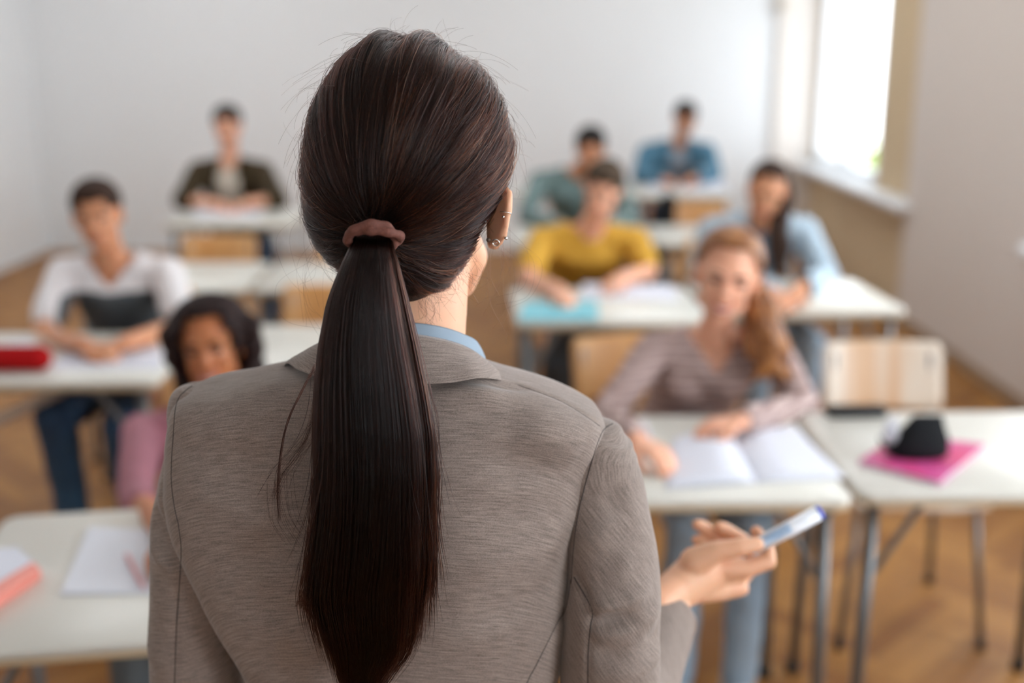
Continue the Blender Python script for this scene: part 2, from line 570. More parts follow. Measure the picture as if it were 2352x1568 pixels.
CHAIRS = [
    (1.155, 3.20, 0, 1, 'empty plywood chair with pale striped backrest behind the magenta book desk'),
    (.43, 3.30, 14, 0, 'orange plywood chair the striped girl sits on'),
    (.28, 5.06, 0, 0, 'orange plywood chair under the boy in yellow'),
    (1.02, 5.22, 0, 0, 'orange plywood chair under the long-haired denim girl'),
    (.42, 6.72, 0, 0, 'orange plywood chair under the teal shirt boy'),
    (1.08, 6.50, 0, 0, 'empty orange plywood chair before the farthest desk, black bag beside it'),
    (1.16, 8.55, 0, 0, 'orange plywood chair under the boy in blue denim'),
    (-.78, 2.78, 0, 0, 'orange plywood chair under the girl in pink'),
    (-1.42, 4.10, 0, 0, 'orange plywood chair under the boy in white tee'),
    (-.70, 4.08, 0, 0, 'orange plywood chair with a small black bag, right behind the girl in pink'),
    (-1.42, 5.26, 0, 0, 'empty orange plywood chair beyond the shoulder of the white tee boy'),
    (-.74, 5.30, 3, 0, 'empty orange plywood chair partly behind the ponytail'),
    (-1.71, 7.10, 0, 0, 'orange plywood chair under the boy in olive jacket'),
]
c0 = make_chair(); c1 = make_chair(True)
first = True
for (x, y, a, st, lab) in CHAIRS:
    if st: c = c1
    elif first: c = c0; first = False
    else: c = copy_tree(c0)
    c.location = (x, y, 0); c.rotation_euler = (0, 0, R(a)); c['label'] = lab; c['group'] = 'plywood school chairs'

ZD = .750


def sheet(name, quad, m, label, cat, th=.004, z=ZD, group=None, parts=None):
    """flat booklet whose four corners are given as photo pixels on the desk plane"""
    P4 = [pz(x, y, z) for x, y in quad]
    mb = MB(); n = 10; g = []
    for i in range(n + 1):
        row = []
        for j in range(n + 1):
            a = P4[0].lerp(P4[1], j / n); b = P4[3].lerp(P4[2], j / n); p = a.lerp(b, i / n)
            row.append(Vector((p.x, p.y, z + th)))
        g.append(row + [Vector((p.x, p.y, z + .0003)) for p in reversed(row)])
    mb.grid(g)
    o = mb.obj(name, m, None, False)
    return tag(o, label, cat, group)


# open notebook of the girl at the front right: two bowed pages, ruled
def notebook():
    A = [pz(1545, 1012, ZD), pz(1826, 985, ZD), pz(1938, 1098, ZD), pz(1528, 1124, ZD)]
    t = thing('open_notebook', 'open notebook with blank white pages in front of the striped girl', 'notebook', tuple((A[0] + A[2]) / 2), world=True)
    mid0 = A[0].lerp(A[1], .47); mid1 = A[3].lerp(A[2], .50)
    for side in (0, 1):
        a0, a1 = (A[0], mid0) if side == 0 else (mid0, A[1])
        b0, b1 = (A[3], mid1) if side == 0 else (mid1, A[2])
        g = []
        for i in range(13):
            row = []
            for j in range(17):
                s_ = j / 16; p = a0.lerp(a1, s_).lerp(b0.lerp(b1, s_), i / 12)
                q = (1 - s_) if side == 0 else s_
                h = .003 + .016 * math.sin(min(1, q * 2.2) * math.pi / 2) * (1 - q) ** .8 * 1.6 * (1.2 if side == 0 else .7)
                row.append(Vector((p.x, p.y, ZD + h + .001)))
            g.append(row + [Vector((p.x, p.y, ZD + .0005)) for p in reversed(row)])
        MB().grid(g).obj('page_block', M['paper'], t)


notebook()
# magenta book on desk 2 and the black pouch on top
bk = thing('magenta_book', 'magenta softcover book lying askew under the black pouch', 'book', tuple(pz(2110, 1060, ZD)), world=True)
quad = [(2062, 1008), (2262, 1030), (2158, 1118), (1972, 1068)]
P4 = [pz(x, y, ZD) for x, y in quad]


def slab(P4, z0, z1, inset=0):
    c_ = sum(P4, Vector()) / 4
    pts = [c_ + (p - c_) * (1 - inset) for p in P4]
    r0 = [Vector((p.x, p.y, z0)) for p in pts]; r1 = [Vector((p.x, p.y, z1)) for p in pts]
    return MB().grid([r0, r1])


slab(P4, ZD + .010, ZD + .012).obj('cover', M['pink'], bk, False)
slab(P4, ZD + .002, ZD + .010, .02).obj('page_block', M['paper'], bk, False)
slab(P4, ZD + .0005, ZD + .002).obj('cover', M['pink'], bk, False)
tz = ZD + .0125
pc = pz(2105, 1045, tz)
po = thing('pouch', 'black fabric pouch standing open on the magenta book', 'pouch', tuple(pc), world=True)
mb = MB(); rings = []
for (z, rx, ry, dx) in ((0, .060, .036, 0), (.012, .072, .042, 0), (.045, .062, .036, .008), (.075, .045, .022, .014), (.096, .036, .009, .018), (.099, .034, .004, .018)):
    rings.append([pc + Vector((dx + rx * math.copysign(abs(math.cos(a)) ** .7, math.cos(a)), ry * math.copysign(abs(math.sin(a)) ** .7, math.sin(a)) + .0, z)) for a in (2 * math.pi * j / 16 for j in range(16))])
mb.grid(rings); mb.obj('body', M['black'], po)
MB().tube([pc + Vector((-.055, -.01, .012)), pc + Vector((-.085, -.015, .03)), pc + Vector((-.098, -.02, .052))], [.02, .012, .004], 8, flat=.5).obj('flap', M['black'], po)
MB().tube(bez([pc + Vector((-.04, 0, .03)), pc + Vector((-.06, .02, .05)), pc + Vector((-.045, .035, .075))], 8), [.018, .02, .021, .02, .018, .015, .012, .008], 8).obj('lining', M['paper'], po)
# black case on the desk's far edge
q = pz(1965, 952, ZD)
cs = thing('pencil_case', 'flat black pencil case at the far edge of the desk, left of the pouch', 'pencil case', (q.x, q.y, ZD + .0005), R(3))
MB().rbox(0, 0, 0, .020, .082, .030, .02, bev=.006).obj('body', M['black'], cs)
MB().tube([(-.075, -.031, .011), (.075, -.031, .011)], .0012, 6).obj('zip', M['steel'], cs)

# near left desk
sheet('notebook', [(205, 1215), (345, 1222), (350, 1365), (140, 1368)], mat('grey_cover', (.66, .68, .74), .5), 'pale grey notebook lying on the nearest desk under the pink pen', 'notebook', .006)
pn = thing('pen', 'dusty pink pen lying on the pale grey notebook', 'pen', tuple(pz(312, 1315, ZD)), world=True)
a, b = pz(292, 1275, ZD + .0115), pz(332, 1352, ZD + .0115)
MB().tube([a, a.lerp(b, .8)], .005, 10).obj('barrel', M['rosepen'], pn); MB().tube([a.lerp(b, .8), b], [.0052, .0015], 10).obj('tip', M['rosepen'], pn)
bk2 = thing('coral_edged_book', 'white book with a coral spine at the near desk corner', 'book', tuple(pz(20, 1330, ZD)), world=True)
P4 = [pz(-60, 1285, ZD), pz(40, 1275, ZD), pz(88, 1318, ZD), pz(-75, 1425, ZD)]
slab(P4, ZD + .0005, ZD + .018).obj('page_block', M['paper'], bk2, False)
P4 = [pz(78, 1312, ZD), pz(95, 1328, ZD), pz(-70, 1440, ZD), pz(-85, 1412, ZD)]
slab(P4, ZD + .0003, ZD + .020).obj('spine', M['coral'], bk2, False)
# desk of the white tee boy
sheet('paper_sheets', [(150, 808), (372, 800), (372, 848), (118, 850)], M['paper'], 'white sheets of paper under the hands of the white tee boy', 'paper')
rc = pz(42, 852, ZD)
cs = thing('pencil_case', 'bright red pencil case on the desk of the white tee boy', 'pencil case', (rc.x, rc.y, ZD + .0005), R(-2))
MB().tube([(-.10, 0, .041), (.066, 0, .041)], .040, 14, rnd=True, flat=1).obj('body', M['red'], cs)
MB().tube([(-.10, 0, .081), (.06, 0, .081)], .002, 6).obj('zip', M['silver'], cs)
sheet('paper_sheets', [(-40, 800), (72, 788), (82, 806), (-30, 818)], M['paper'], 'crumpled white paper behind the red pencil case', 'paper', .012)
# yellow boy's desk
sheet('cyan_folder', [(1205, 695), (1372, 693), (1374, 738), (1190, 738)], M['cyan'], 'cyan folder lying at the corner of the desk of the boy in yellow', 'folder', .008)
sheet('paper_sheets', [(1340, 652), (1545, 658), (1560, 690), (1330, 684)], M['paper'], 'white sheets the boy in yellow writes on', 'paper')
sheet('paper_sheets', [(1490, 420), (1550, 420), (1545, 438), (1480, 438)], M['paper'], 'loose white sheet before the boy in blue denim, toward the teal boy', 'paper')
sheet('paper_sheets', [(1565, 418), (1660, 418), (1675, 440), (1562, 440)], M['paper'], 'white sheets before the boy in blue denim, nearer the window', 'paper')
sheet('paper_sheets', [(450, 486), (600, 486), (605, 500), (440, 500)], M['paper'], 'white sheets under the hands of the boy in olive jacket', 'paper')


def bag(name, c_, r_, label):
    t = thing(name, label, 'bag', tuple(c_), world=True)
    c_ = Vector(c_)
    MB().rbox(c_.x, c_.y, c_.z, c_.z + r_[2] * 2, r_[0], r_[1], min(r_[0], r_[1]) * .6, bev=.02).obj('body', M['black'], t)
    MB().tube(bez([c_ + Vector((-r_[0] * .5, 0, r_[2] * 2 - .01)), c_ + Vector((0, 0, r_[2] * 2 + .025)), c_ + Vector((r_[0] * .5, 0, r_[2] * 2 - .01))], 8), .005, 8).obj('handle', M['black'], t)


bag('shoulder_bag', (-.74, 4.02, .457), (.05, .04, .085), 'small black bag standing on the orange chair behind the girl in pink')
bag('shoulder_bag', (.91, 6.69, .66), (.045, .030, .095), 'small black bag hung on the empty orange chair before the farthest desk')


# ------------------------------------------------------------------ people
def head_parts(mb, c_, Rm, s=1.0, ears=True):
    """face looks along local -Y"""
    def L(x, y, z): return c_ + Rm @ (Vector((x, y, z)) * s)
    mb.ell(L(0, .018, .030), (.073 * s, .090 * s, .085 * s), Rm)
    mb.ell(L(0, -.018, .0), (.062 * s, .066 * s, .088 * s), Rm)
    mb.ell(L(0, -.028, -.052), (.047 * s, .052 * s, .052 * s), Rm)
    mb.ell(L(0, -.058, -.088), (.022 * s, .018 * s, .018 * s), Rm)       # chin
    for sx in (-1, 1):
        mb.ell(L(sx * .034, -.056, -.022), (.020 * s, .018 * s, .022 * s), Rm)   # cheek
        mb.ell(L(sx * .030, -.074, .030), (.024 * s, .010 * s, .008 * s), Rm)   # brow
        mb.ell(L(sx * .047, -.012, -.055), (.016 * s, .028 * s, .026 * s), Rm)  # jaw angle
        if ears:
            mb.ell(L(sx * .078, .012, -.002), (.007 * s, .018 * s, .032 * s), Rm)
            mb.ell(L(sx * .074, .006, -.020), (.008 * s, .010 * s, .016 * s), Rm)
    mb.tube([L(0, -.078, .022), L(0, -.092, -.004), L(0, -.100, -.018)], [.007 * s, .009 * s, .012 * s], 10)
    for sx in (-1, 1): mb.ell(L(sx * .011, -.088, -.020), (.008 * s, .010 * s, .007 * s), Rm)
    mb.ell(L(0, -.079, -.050), (.023 * s, .009 * s, .010 * s), Rm)
    return L


def face_details(par, L, Rm, s, lip, brow, smile):
    for sx in (-1, 1):
        e = MB().ell(L(sx * .031, -.0715, .010), (.0135 * s, .008 * s, .0075 * s), Rm).obj('eye', M['eyew'], par)
        MB().ell(L(sx * .031, -.0775, .010), (.0078 * s, .0035 * s, .0072 * s), Rm).obj('iris', M['eyed'], e)
        pts = [L(sx * .014, -.0835, .026), L(sx * .030, -.084, .032), L(sx * .047, -.073, .028)]
        MB().tube(bez(pts, 8), [.002, .003, .0036, .0036, .0034, .003, .0024, .0015], 8).obj('eyebrow', brow, par)
        pts = [L(sx * .018, -.078, .013), L(sx * .031, -.0815, .018), L(sx * .045, -.072, .012)]
        MB().tube(bez(pts, 8), .0024 * s, 6).obj('eyelash', brow, par)
    up = .008 if smile else .002
    wd = .026 if smile else .021
    a = [L(-wd, -.073, -.050 + up), L(-.010, -.086, -.0515), L(0, -.088, -.052), L(.010, -.086, -.0515), L(wd, -.073, -.050 + up)]
    lp_ = MB().tube(bez(a, 14), [.0015, .003, .0038, .004, .004, .0038, .0036, .0036, .0038, .004, .004, .0038, .003, .0015], 8)
    d = .012 if smile else .006
    a2 = [L(-wd, -.073, -.050 + up), L(-.010, -.0855, -.054 - d), L(0, -.087, -.055 - d), L(.010, -.0855, -.054 - d), L(wd, -.073, -.050 + up)]
    lp_.tube(bez(a2, 14), [.0015, .003, .004, .0046, .0048, .005, .005, .005, .005, .0048, .0046, .004, .003, .0015], 8)
    lp_.obj('lips', lip, par)
    if smile:
        MB().ell(L(0, -.0835, -.056), (.017 * s, .004 * s, .0065 * s), Rm).obj('teeth', M['teeth'], par)


def hand_parts(mb, W, d, up, side, curl=.5, s=1.0):
    """palm + five fingers. d: wrist->fingers, up: back of hand, side: towards the thumb"""
    d = d.normalized(); side = (side - d * side.dot(d)).normalized(); up = side.cross(d) if side.cross(d).dot(up) > 0 else d.cross(side)
    mb.tube([W, W + d * .03 * s, W + d * .075 * s], [.024 * s, .034 * s, .037 * s], 12, flat=[.8, .45, .36], side=side)
    for k, (o_, ln) in enumerate(((.027, .068), (.009, .076), (-.009, .070), (-.026, .056))):
        b = W + d * (.078 - .004 * abs(k - 1)) * s + side * o_ * s
        a1, a2, a3 = curl * .5, curl * 1.3, curl * 1.9
        p1 = b + (d * math.cos(a1) - up * math.sin(a1)) * ln * .45 * s
        p2 = p1 + (d * math.cos(a2) - up * math.sin(a2)) * ln * .30 * s
        p3 = p2 + (d * math.cos(a3) - up * math.sin(a3)) * ln * .25 * s
        mb.tube([b, p1, p2, p3], [.0098 * s, .0088 * s, .0080 * s, .0070 * s], 10)
    t0 = W + d * .022 * s + side * .022 * s
    t1 = t0 + (d * .6 + side * .6 - up * .35).normalized() * .036 * s
    t2 = t1 + (d * .95 + side * .12 - up * .3).normalized() * .030 * s
    t3 = t2 + (d * 1 - side * .15 - up * .2).normalized() * .022 * s
    mb.tube([t0, t1, t2, t3], [.014 * s, .0115 * s, .0098 * s, .008 * s], 10)


def seated(label, H, yaw, pitch, roll, S, width, el, wr, hip, knees, feet, skin_m, shirt_m, pants_m, hair_m,
           sleeve='long', hair='short', neck_cut=0, jacket=None, tee=None, lip=None, smile=False, hs=1.0, slim=1.0, hdir=None, female=False, curl=.7):
    base = (hip.x, hip.y, 0)
    t = thing('person', label, 'person', base, world=True, group='students at the desks')
    Rm = (Matrix.Rotation(R(yaw), 3, 'Z') @ Matrix.Rotation(R(roll), 3, 'Y') @ Matrix.Rotation(R(pitch), 3, 'X'))
    hipc = hip
    SL, SR = S + Vector((-width, .01, -.01)), S + Vector((width, .01, -.01))
    chest = S.lerp(hipc, .30) + Vector((0, .015, 0)); waist = S.lerp(hipc, .68) + Vector((0, .02, 0))
    nb = S + Vector((0, .0, .035))
    hb = H + Rm @ Vector((0, .022, -.060))

    def torso(mb, e):
        tp = [hipc + Vector((0, 0, -.06)), hipc, waist, chest, S + Vector((0, .012, -.035)), S + Vector((0, .01, .015)), nb + Vector((0, .005, .012))]
        rx = [.150 * slim, .158 * slim, .128 * slim, .150 * slim, width * .88, width * .55, .058]
        fl = [.75, .76, .80, .78, .60, .58, .95]
        mb.tube(tp, [r + e for r in rx], 24, flat=fl, side=(1, 0, 0))
        mb.tube([SL + Vector((.02, 0, .0)), S + Vector((0, .01, .028)), SR + Vector((-.02, 0, 0))], [.046 * slim + e, .050 * slim + e, .046 * slim + e], 16)
        if female:
            for sx in (-1, 1):
                mb.ell(chest + Vector((sx * .062, -.085, -.0)), (.056 + e, .050 + e, .056 + e))

    def arm(mb, i, e, frac=1.0, both=True):
        s_, e_, w_ = (SL, SR)[i], el[i], wr[i]
        if frac <= .5:
            q = s_.lerp(e_, frac * 2)
            mb.tube([s_, s_.lerp(q, .5), q], [.050 * slim + e, .047 * slim + e * 1.6, .044 * slim + e * 2.2], 14, rnd=True)
        else:
            q = e_.lerp(w_, (frac - .5) * 2)
            mb.tube([s_, s_.lerp(e_, .5), e_], [.049 * slim + e, .044 * slim + e, .038 * slim + e], 14)
            mb.tube([e_, e_.lerp(q, .35), q], [.037 * slim + e, .036 * slim + e, .027 * slim + e + .004], 14)

    # body, one continuous surface
    mb = MB()
    L = head_parts(mb, H, Rm, hs)
    mb.tube([hb, hb.lerp(nb, .5), nb + Vector((0, .005, -.03))], [.050 * slim, .047 * slim, .062 * slim], 16)
    torso(mb, -.006)
    for i in (0, 1):
        arm(mb, i, -.004)
        d = (wr[i] - el[i]).normalized() if hdir is None else Vector(hdir[i]).normalized()
        d = Vector((d.x, d.y, min(d.z, -.05))).normalized()
        side = Vector((0, 0, 1)).cross(d) * (1 if i == 1 else -1)
        hand_parts(mb, wr[i], d, Vector((0, 0, 1)), side, curl)
        mb.tube([hipc + Vector((-.08 if i == 0 else .08, -.02, -.02)), knees[i]], [.070 * slim, .048 * slim], 14)
        mb.tube([knees[i], knees[i].lerp(feet[i], .3) + Vector((0, .015, 0)), feet[i] + Vector((0, 0, .08))], [.046 * slim, .046 * slim, .030], 14)
        mb.tube([feet[i] + Vector((0, .02, .045)), feet[i] + Vector((0, -.12, .035))], [.032, .028], 12)
    body = link('body', remesh(mb, 'body', .006, 3, skin_m), t)
    face_details(body, L, Rm, hs, lip, hair_brown if hair_m is hair_auburn else hair_m, smile)
    # shirt
    def shirt(name, e, m, fr, cut=None, hem=1.0):
        mb = MB(); torso(mb, e)
        for i in (0, 1): arm(mb, i, e, fr)
        me = remesh(mb, name, .009, 4, m, disp=wrinkle(.007, (9, 9, 5), hash(label) % 50))
        if cut: delete_verts(me, cut)
        o = link(name, me, t)
        sd = o.modifiers.new('cloth', 'SOLIDIFY'); sd.thickness = .003; sd.offset = 1
        return o
    fr = {'long': .97, 'short': .34, 'mid': .62}[sleeve]
    inner_m = tee or shirt_m

    def neckcut(co):
        q = co - nb
        if q.z > .012 and (q.x ** 2 + q.y ** 2) < .075 ** 2: return True
        if neck_cut and q.y < -.01 and -neck_cut < q.z and abs(q.x) < .062 * (1 + q.z / neck_cut) + .004: return True
        return False
    o = shirt('tee' if jacket else 'shirt', .004, inner_m, .34 if jacket else fr, neckcut)
    if jacket:
        def jc(co):
            q = co - nb
            if q.z > .012 and (q.x ** 2 + q.y ** 2) < .07 ** 2: return True
            return q.y < -.03 and abs(q.x) < .058 + .03 * max(0, -q.z) / .4 and abs(q.x) < .1 and q.y < -.0 and abs(co.x - S.x) < .075 and co.z > hipc.z
        shirt('jacket', .016, jacket, fr, jc)
        cl = MB()
        for sx in (-1, 1):
            cl.tube(bez([nb + Vector((0, .065, .02)), nb + Vector((sx * .06, .03, .03)), nb + Vector((sx * .07, -.05, .0)), nb + Vector((sx * .075, -.10, -.07))], 12), [.012, .013, .014, .016, .017, .018, .018, .018, .016, .014, .010, .005], 8, flat=.5)
        cl.obj('collar', jacket, bpy.data.objects[o.name] if 0 else t)
    # trousers and shoes
    mb = MB()
    mb.tube([hipc + Vector((0, 0, -.07)), hipc, hipc.lerp(waist, .4)], [.160 * slim, .165 * slim, .146 * slim], 20, flat=.8, side=(1, 0, 0))
    for i in (0, 1):
        mb.tube([hipc + Vector((-.085 if i == 0 else .085, -.02, -.02)), (hipc + knees[i]) / 2, knees[i]], [.084 * slim, .074 * slim, .060 * slim], 16)
        mb.tube([knees[i], knees[i].lerp(feet[i], .3) + Vector((0, .015, 0)), feet[i] + Vector((0, .0, .09))], [.058 * slim, .056 * slim, .045], 16)
    link('trousers', remesh(mb, 'trousers', .010, 4, pants_m, disp=wrinkle(.008, (8, 8, 6), 3)), t)
    for i in (0, 1):
        sh_ = MB().tube([feet[i] + Vector((0, .045, .040)), feet[i] + Vector((0, -.05, .042)), feet[i] + Vector((0, -.15, .030))], [.040, .042, .036], 14, flat=.9)
        sh_.rbox(feet[i].x, feet[i].y - .055, .0, .022, .045, .135, .04, bev=.004)
        sh_.obj('shoe', M['shoe'], t)
    # hair
    hm = MB()
    if hair == 'short':
        hm.ell(L(0, .030, .046), (.082 * hs, .094 * hs, .082 * hs), Rm)
        hm.ell(L(0, -.022, .090), (.062 * hs, .050 * hs, .034 * hs), Rm)
        hm.ell(L(0, .050, -.005), (.072 * hs, .066 * hs, .07 * hs), Rm)
        cut = lambda q: (q.y < -.052 and q.z < .066) or (q.y < -.004 and q.z < .030) or (q.z < -.035) or (abs(q.x) > .06 and q.y < .03 and q.z < .02)
    elif hair == 'curly':
        hm.ell(L(0, .030, .042), (.098, .096, .086), Rm)
        for k in range(70):
            a = random.uniform(-.15, math.pi + .15); zz = random.uniform(-.15, .06)
            rr = .095 + .012 * random.random()
            hm.ell(L(rr * math.cos(a), .02 + rr * .85 * math.sin(a), zz), (.026, .026, .030), Rm, 8, 6)
        cut = lambda q: (q.y < -.030 and q.z < .094 and abs(q.x) < .064 * (1 - max(0, q.z - .02) * 4)) or (q.y < -.045 and q.z < .05 and abs(q.x) < .07)
    elif hair in ('pony', 'long'):
        hm.ell(L(0, .026, .044), (.083 * hs, .096 * hs, .086 * hs), Rm)
        hm.ell(L(0, .040, .0), (.077, .075, .075), Rm)
        cut = lambda q: (q.y < -.030 and q.z < .090) or (q.y < -.002 and q.z < .052) or (q.z < -.06)
    Ri = Rm.transposed()
    me = remesh(hm, 'hair', .006, 2, hair_m, disp=wrinkle(.005, (60, 60, 25), 5))
    delete_verts(me, lambda co: cut((Ri @ (co - H)) / hs))
    ho = link('hair', me, t)
    sd = ho.modifiers.new('thick', 'SOLIDIFY'); sd.thickness = .006; sd.offset = 0
    return t, L, Rm


M['shoe'] = mat('shoe_white', (.55, .55, .54), .6)
hair_dark = mat('hair_black', (.012, .009, .008), .75, spec=.25, var=.3, vscale=80)
hair_brown = mat('hair_brown', (.035, .017, .010), .75, spec=.25, var=.3, vscale=80)
hair_auburn = mat('hair_auburn', (.13, .040, .010), .5, col2=(.40, .16, .04), vscale=22)
skin_l = skin('skin_light', (.76, .42, .28)); skin_m = skin('skin_tan', (.58, .28, .15)); skin_d = skin('skin_brown', (.44, .17, .068))
lip_l = mat('lips_rose', (.42, .10, .08), .4); lip_d = mat('lips_dark', (.42, .12, .09), .4); lip_m = mat('lips_tan', (.40, .15, .10), .45)
jeans = mat('blue_jeans', (.018, .045, .10), .8, col2=(.035, .09, .16), vscale=6)
jeans_l = mat('light_jeans', (.27, .37, .47), .8, col2=(.36, .47, .57), vscale=5)
jeans_g = mat('grey_trousers', (.10, .12, .13), .8)


def striped(name, c1, c2, period, wd=.3):
    m = bpy.data.materials.new(name); m.use_nodes = True; nt = m.node_tree; b = nt.nodes['Principled BSDF']
    tc = nt.nodes.new('ShaderNodeTexCoord'); sp = nt.nodes.new('ShaderNodeSeparateXYZ'); nt.links.new(tc.outputs['Object'], sp.inputs[0])
    a = nt.nodes.new('ShaderNodeMath'); a.operation = 'MULTIPLY'; a.inputs[1].default_value = 1 / period; nt.links.new(sp.outputs[2], a.inputs[0])
    fr = nt.nodes.new('ShaderNodeMath'); fr.operation = 'FRACT'; nt.links.new(a.outputs[0], fr.inputs[0])
    lt = nt.nodes.new('ShaderNodeMath'); lt.operation = 'LESS_THAN'; lt.inputs[1].default_value = wd; nt.links.new(fr.outputs[0], lt.inputs[0])
    mx = nt.nodes.new('ShaderNodeMixRGB'); mx.inputs[1].default_value = (*c1, 1); mx.inputs[2].default_value = (*c2, 1)
    nt.links.new(lt.outputs[0], mx.inputs[0]); nt.links.new(mx.outputs[0], b.inputs['Base Color']); b.inputs['Roughness'].default_value = .85
    return m


def banded(name, c1, c2, z, xc=-1.40, hw=.165):
    m = bpy.data.materials.new(name); m.use_nodes = True; nt = m.node_tree; b = nt.nodes['Principled BSDF']
    tc = nt.nodes.new('ShaderNodeTexCoord'); sp = nt.nodes.new('ShaderNodeSeparateXYZ'); nt.links.new(tc.outputs['Object'], sp.inputs[0])
    n = nt.nodes.new('ShaderNodeTexNoise'); n.inputs['Scale'].default_value = 7; nt.links.new(tc.outputs['Object'], n.inputs['Vector'])
    ad = nt.nodes.new('ShaderNodeMath'); ad.operation = 'MULTIPLY_ADD'; ad.inputs[1].default_value = .05
    nt.links.new(n.outputs['Fac'], ad.inputs[0]); nt.links.new(sp.outputs[2], ad.inputs[2])
    lt = nt.nodes.new('ShaderNodeMath'); lt.operation = 'LESS_THAN'; lt.inputs[1].default_value = z; nt.links.new(ad.outputs[0], lt.inputs[0])
    def mm(op, a, b_):
        q = nt.nodes.new('ShaderNodeMath'); q.operation = op
        for i_, v_ in enumerate((a, b_)):
            if isinstance(v_, (int, float)): q.inputs[i_].default_value = v_
            else: nt.links.new(v_, q.inputs[i_])
        return q.outputs[0]
    gate = mm('MULTIPLY', lt.outputs[0], mm('LESS_THAN', mm('ABSOLUTE', mm('SUBTRACT', sp.outputs[0], xc), 0), hw))
    mx = nt.nodes.new('ShaderNodeMixRGB'); mx.inputs[1].default_value = (*c1, 1); mx.inputs[2].default_value = (*c2, 1)
    nt.links.new(gate, mx.inputs[0]); nt.links.new(mx.outputs[0], b.inputs['Base Color']); b.inputs['Roughness'].default_value = .85
    return m


def legs(x0, x1, yk, yf=None):
    return [V(x0, yk, .54), V(x1, yk, .54)], [V(x0, (yf or yk + .02), 0), V(x1, (yf or yk + .02), 0)]


ZH = .792     # wrist height on a desk
# girl in striped top
kn, ft = legs(.435, .60, 2.66, 2.72)
t, L, Rm = seated('smiling girl in a mauve striped top writing in the open notebook', px(1668, 640, 3.06), -8, 4, 10, px(1640, 795, 3.14), .165,
       [px(1392, 950, 3.02), px(1850, 935, 3.02)], [pz(1462, 1012, .80), pz(1706, 968, .80)], V(.50, 3.36, .52), kn, ft,
       skin_l, striped('mauve_stripes', (.48, .36, .335), (.24, .15, .135), .030, .32), jeans_l, hair_auburn,
       sleeve='long', hair='pony', neck_cut=.085, lip=lip_l, smile=True, hs=1.07, slim=.90, female=True, hdir=[(.55, -.75, -.1), (-1, -.1, -.05)])
pt = MB()
for k in range(9):
    o_ = V(random.gauss(0, .012), random.gauss(0, .012), 0)
    pt.tube(bez([L(.055, .07, .03) + o_ * .4, L(.085, .06, -.04) + o_, px(1752 + random.gauss(0, 8), 730, 3.05) + o_, px(1768 + random.gauss(0, 22), 800, 3.03) + o_ * 1.2, px(1782 + random.gauss(0, 28), 872, 3.02) + o_], 14),
            [.012, .018, .022, .024, .026, .028, .028, .028, .028, .026, .024, .020, .014, .004], 8)
link('ponytail', remesh(pt, 'ponytail', .006, 1, hair_auburn, disp=wrinkle(.006, (50, 50, 12), 2)), t)
# the pen in her hand
p0, p1 = px(1512, 1050, 2.62), px(1478, 968, 2.70)
pp = thing('pen', 'white and pink pen in the hand of the striped girl', 'pen', tuple(p0), world=True)
MB().tube([p0, p1], .0045, 10).obj('barrel', M['paper'], pp); MB().tube([p0, p0 + (p0 - p1).normalized() * .018], [.0045, .001], 10).obj('tip', M['rosepen'], pp)
# watch on her sleeve
# girl in pink
kn, ft = legs(-.86, -.68, 2.30, 2.36)
t, L, Rm = seated('smiling girl in a mauve pink top with curly dark hair at the nearest desk', px(484, 797, 2.74), 4, 2, -5, px(455, 985, 2.84), .150,
       [px(312, 1140, 2.50), px(600, 1120, 2.55)], [pz(392, 1235, .80), pz(520, 1230, .80)], V(-.78, 3.0, .50), kn, ft,
       skin_d, mat('mauve_pink_knit', (.37, .15, .185), .85, var=.1), jeans_g, mat('hair_curly', (.018, .008, .007), .75, spec=.25, var=.3, vscale=60),
       sleeve='mid', hair='curly', lip=lip_d, smile=True, hs=.95, slim=.88, female=True)
# boy in white tee
kn, ft = legs(-1.43, -1.22, 3.42, 3.50)
kn[0].z = .57
t, L, Rm = seated('boy in a white and charcoal tee leaning on the desk with the red case', px(224, 498, 3.92), 10, 4, -6, px(262, 622, 4.02), .185,
       [px(98, 770, 3.82), px(420, 748, 3.82)], [pz(190, 792, .795), pz(285, 790, .795)], V(-1.42, 4.25, .54), kn, ft,
       skin_m, banded('white_charcoal_tee', (.74, .71, .71), (.075, .09, .10), .88), jeans, hair_brown,
       sleeve='short', hair='short', neck_cut=.075, lip=lip_m, slim=1.05, hdir=[(1, -.25, -.1), (-1, -.25, -.1)])
# boy in olive jacket
kn, ft = legs(-1.68, -1.42, 6.52, 6.56)
kn[0].z = .60; kn[1].z = .60
seated('boy in a dark olive jacket over a cream tee, farthest on the window-free side', px(522, 292, 6.95), 2, 8, -2, px(528, 392, 7.02), .19,
       [px(420, 460, 6.84), px(638, 460, 6.84)], [pz(488, 466, .80), pz(572, 466, .80)], V(-1.72, 7.24, .54), kn, ft,
       skin_l, mat('olive', (.05, .035, .008), .9), jeans, hair_dark,
       sleeve='mid', hair='short', jacket=mat('olive_corduroy', (.034, .020, .004), .9), tee=mat('cream_tee', (.55, .49, .41), .9), lip=lip_m, slim=1.08)
# boy in teal shirt
kn, ft = legs(.33, .55, 5.9, 6.0)
seated('boy in a grey teal shirt bent over his desk behind the yellow shirt boy', px(1356, 346, 6.42), -6, 20, 0, px(1326, 412, 6.60), .215,
       [px(1208, 496, 6.40), px(1452, 505, 6.40)], [pz(1290, 520, .80), pz(1390, 520, .80)], V(.42, 6.86, .54), kn, ft,
       skin_m, mat('teal_shirt', (.14, .205, .20), .85, var=.12), jeans_g, hair_dark, sleeve='long', hair='short', lip=lip_m, slim=1.08)
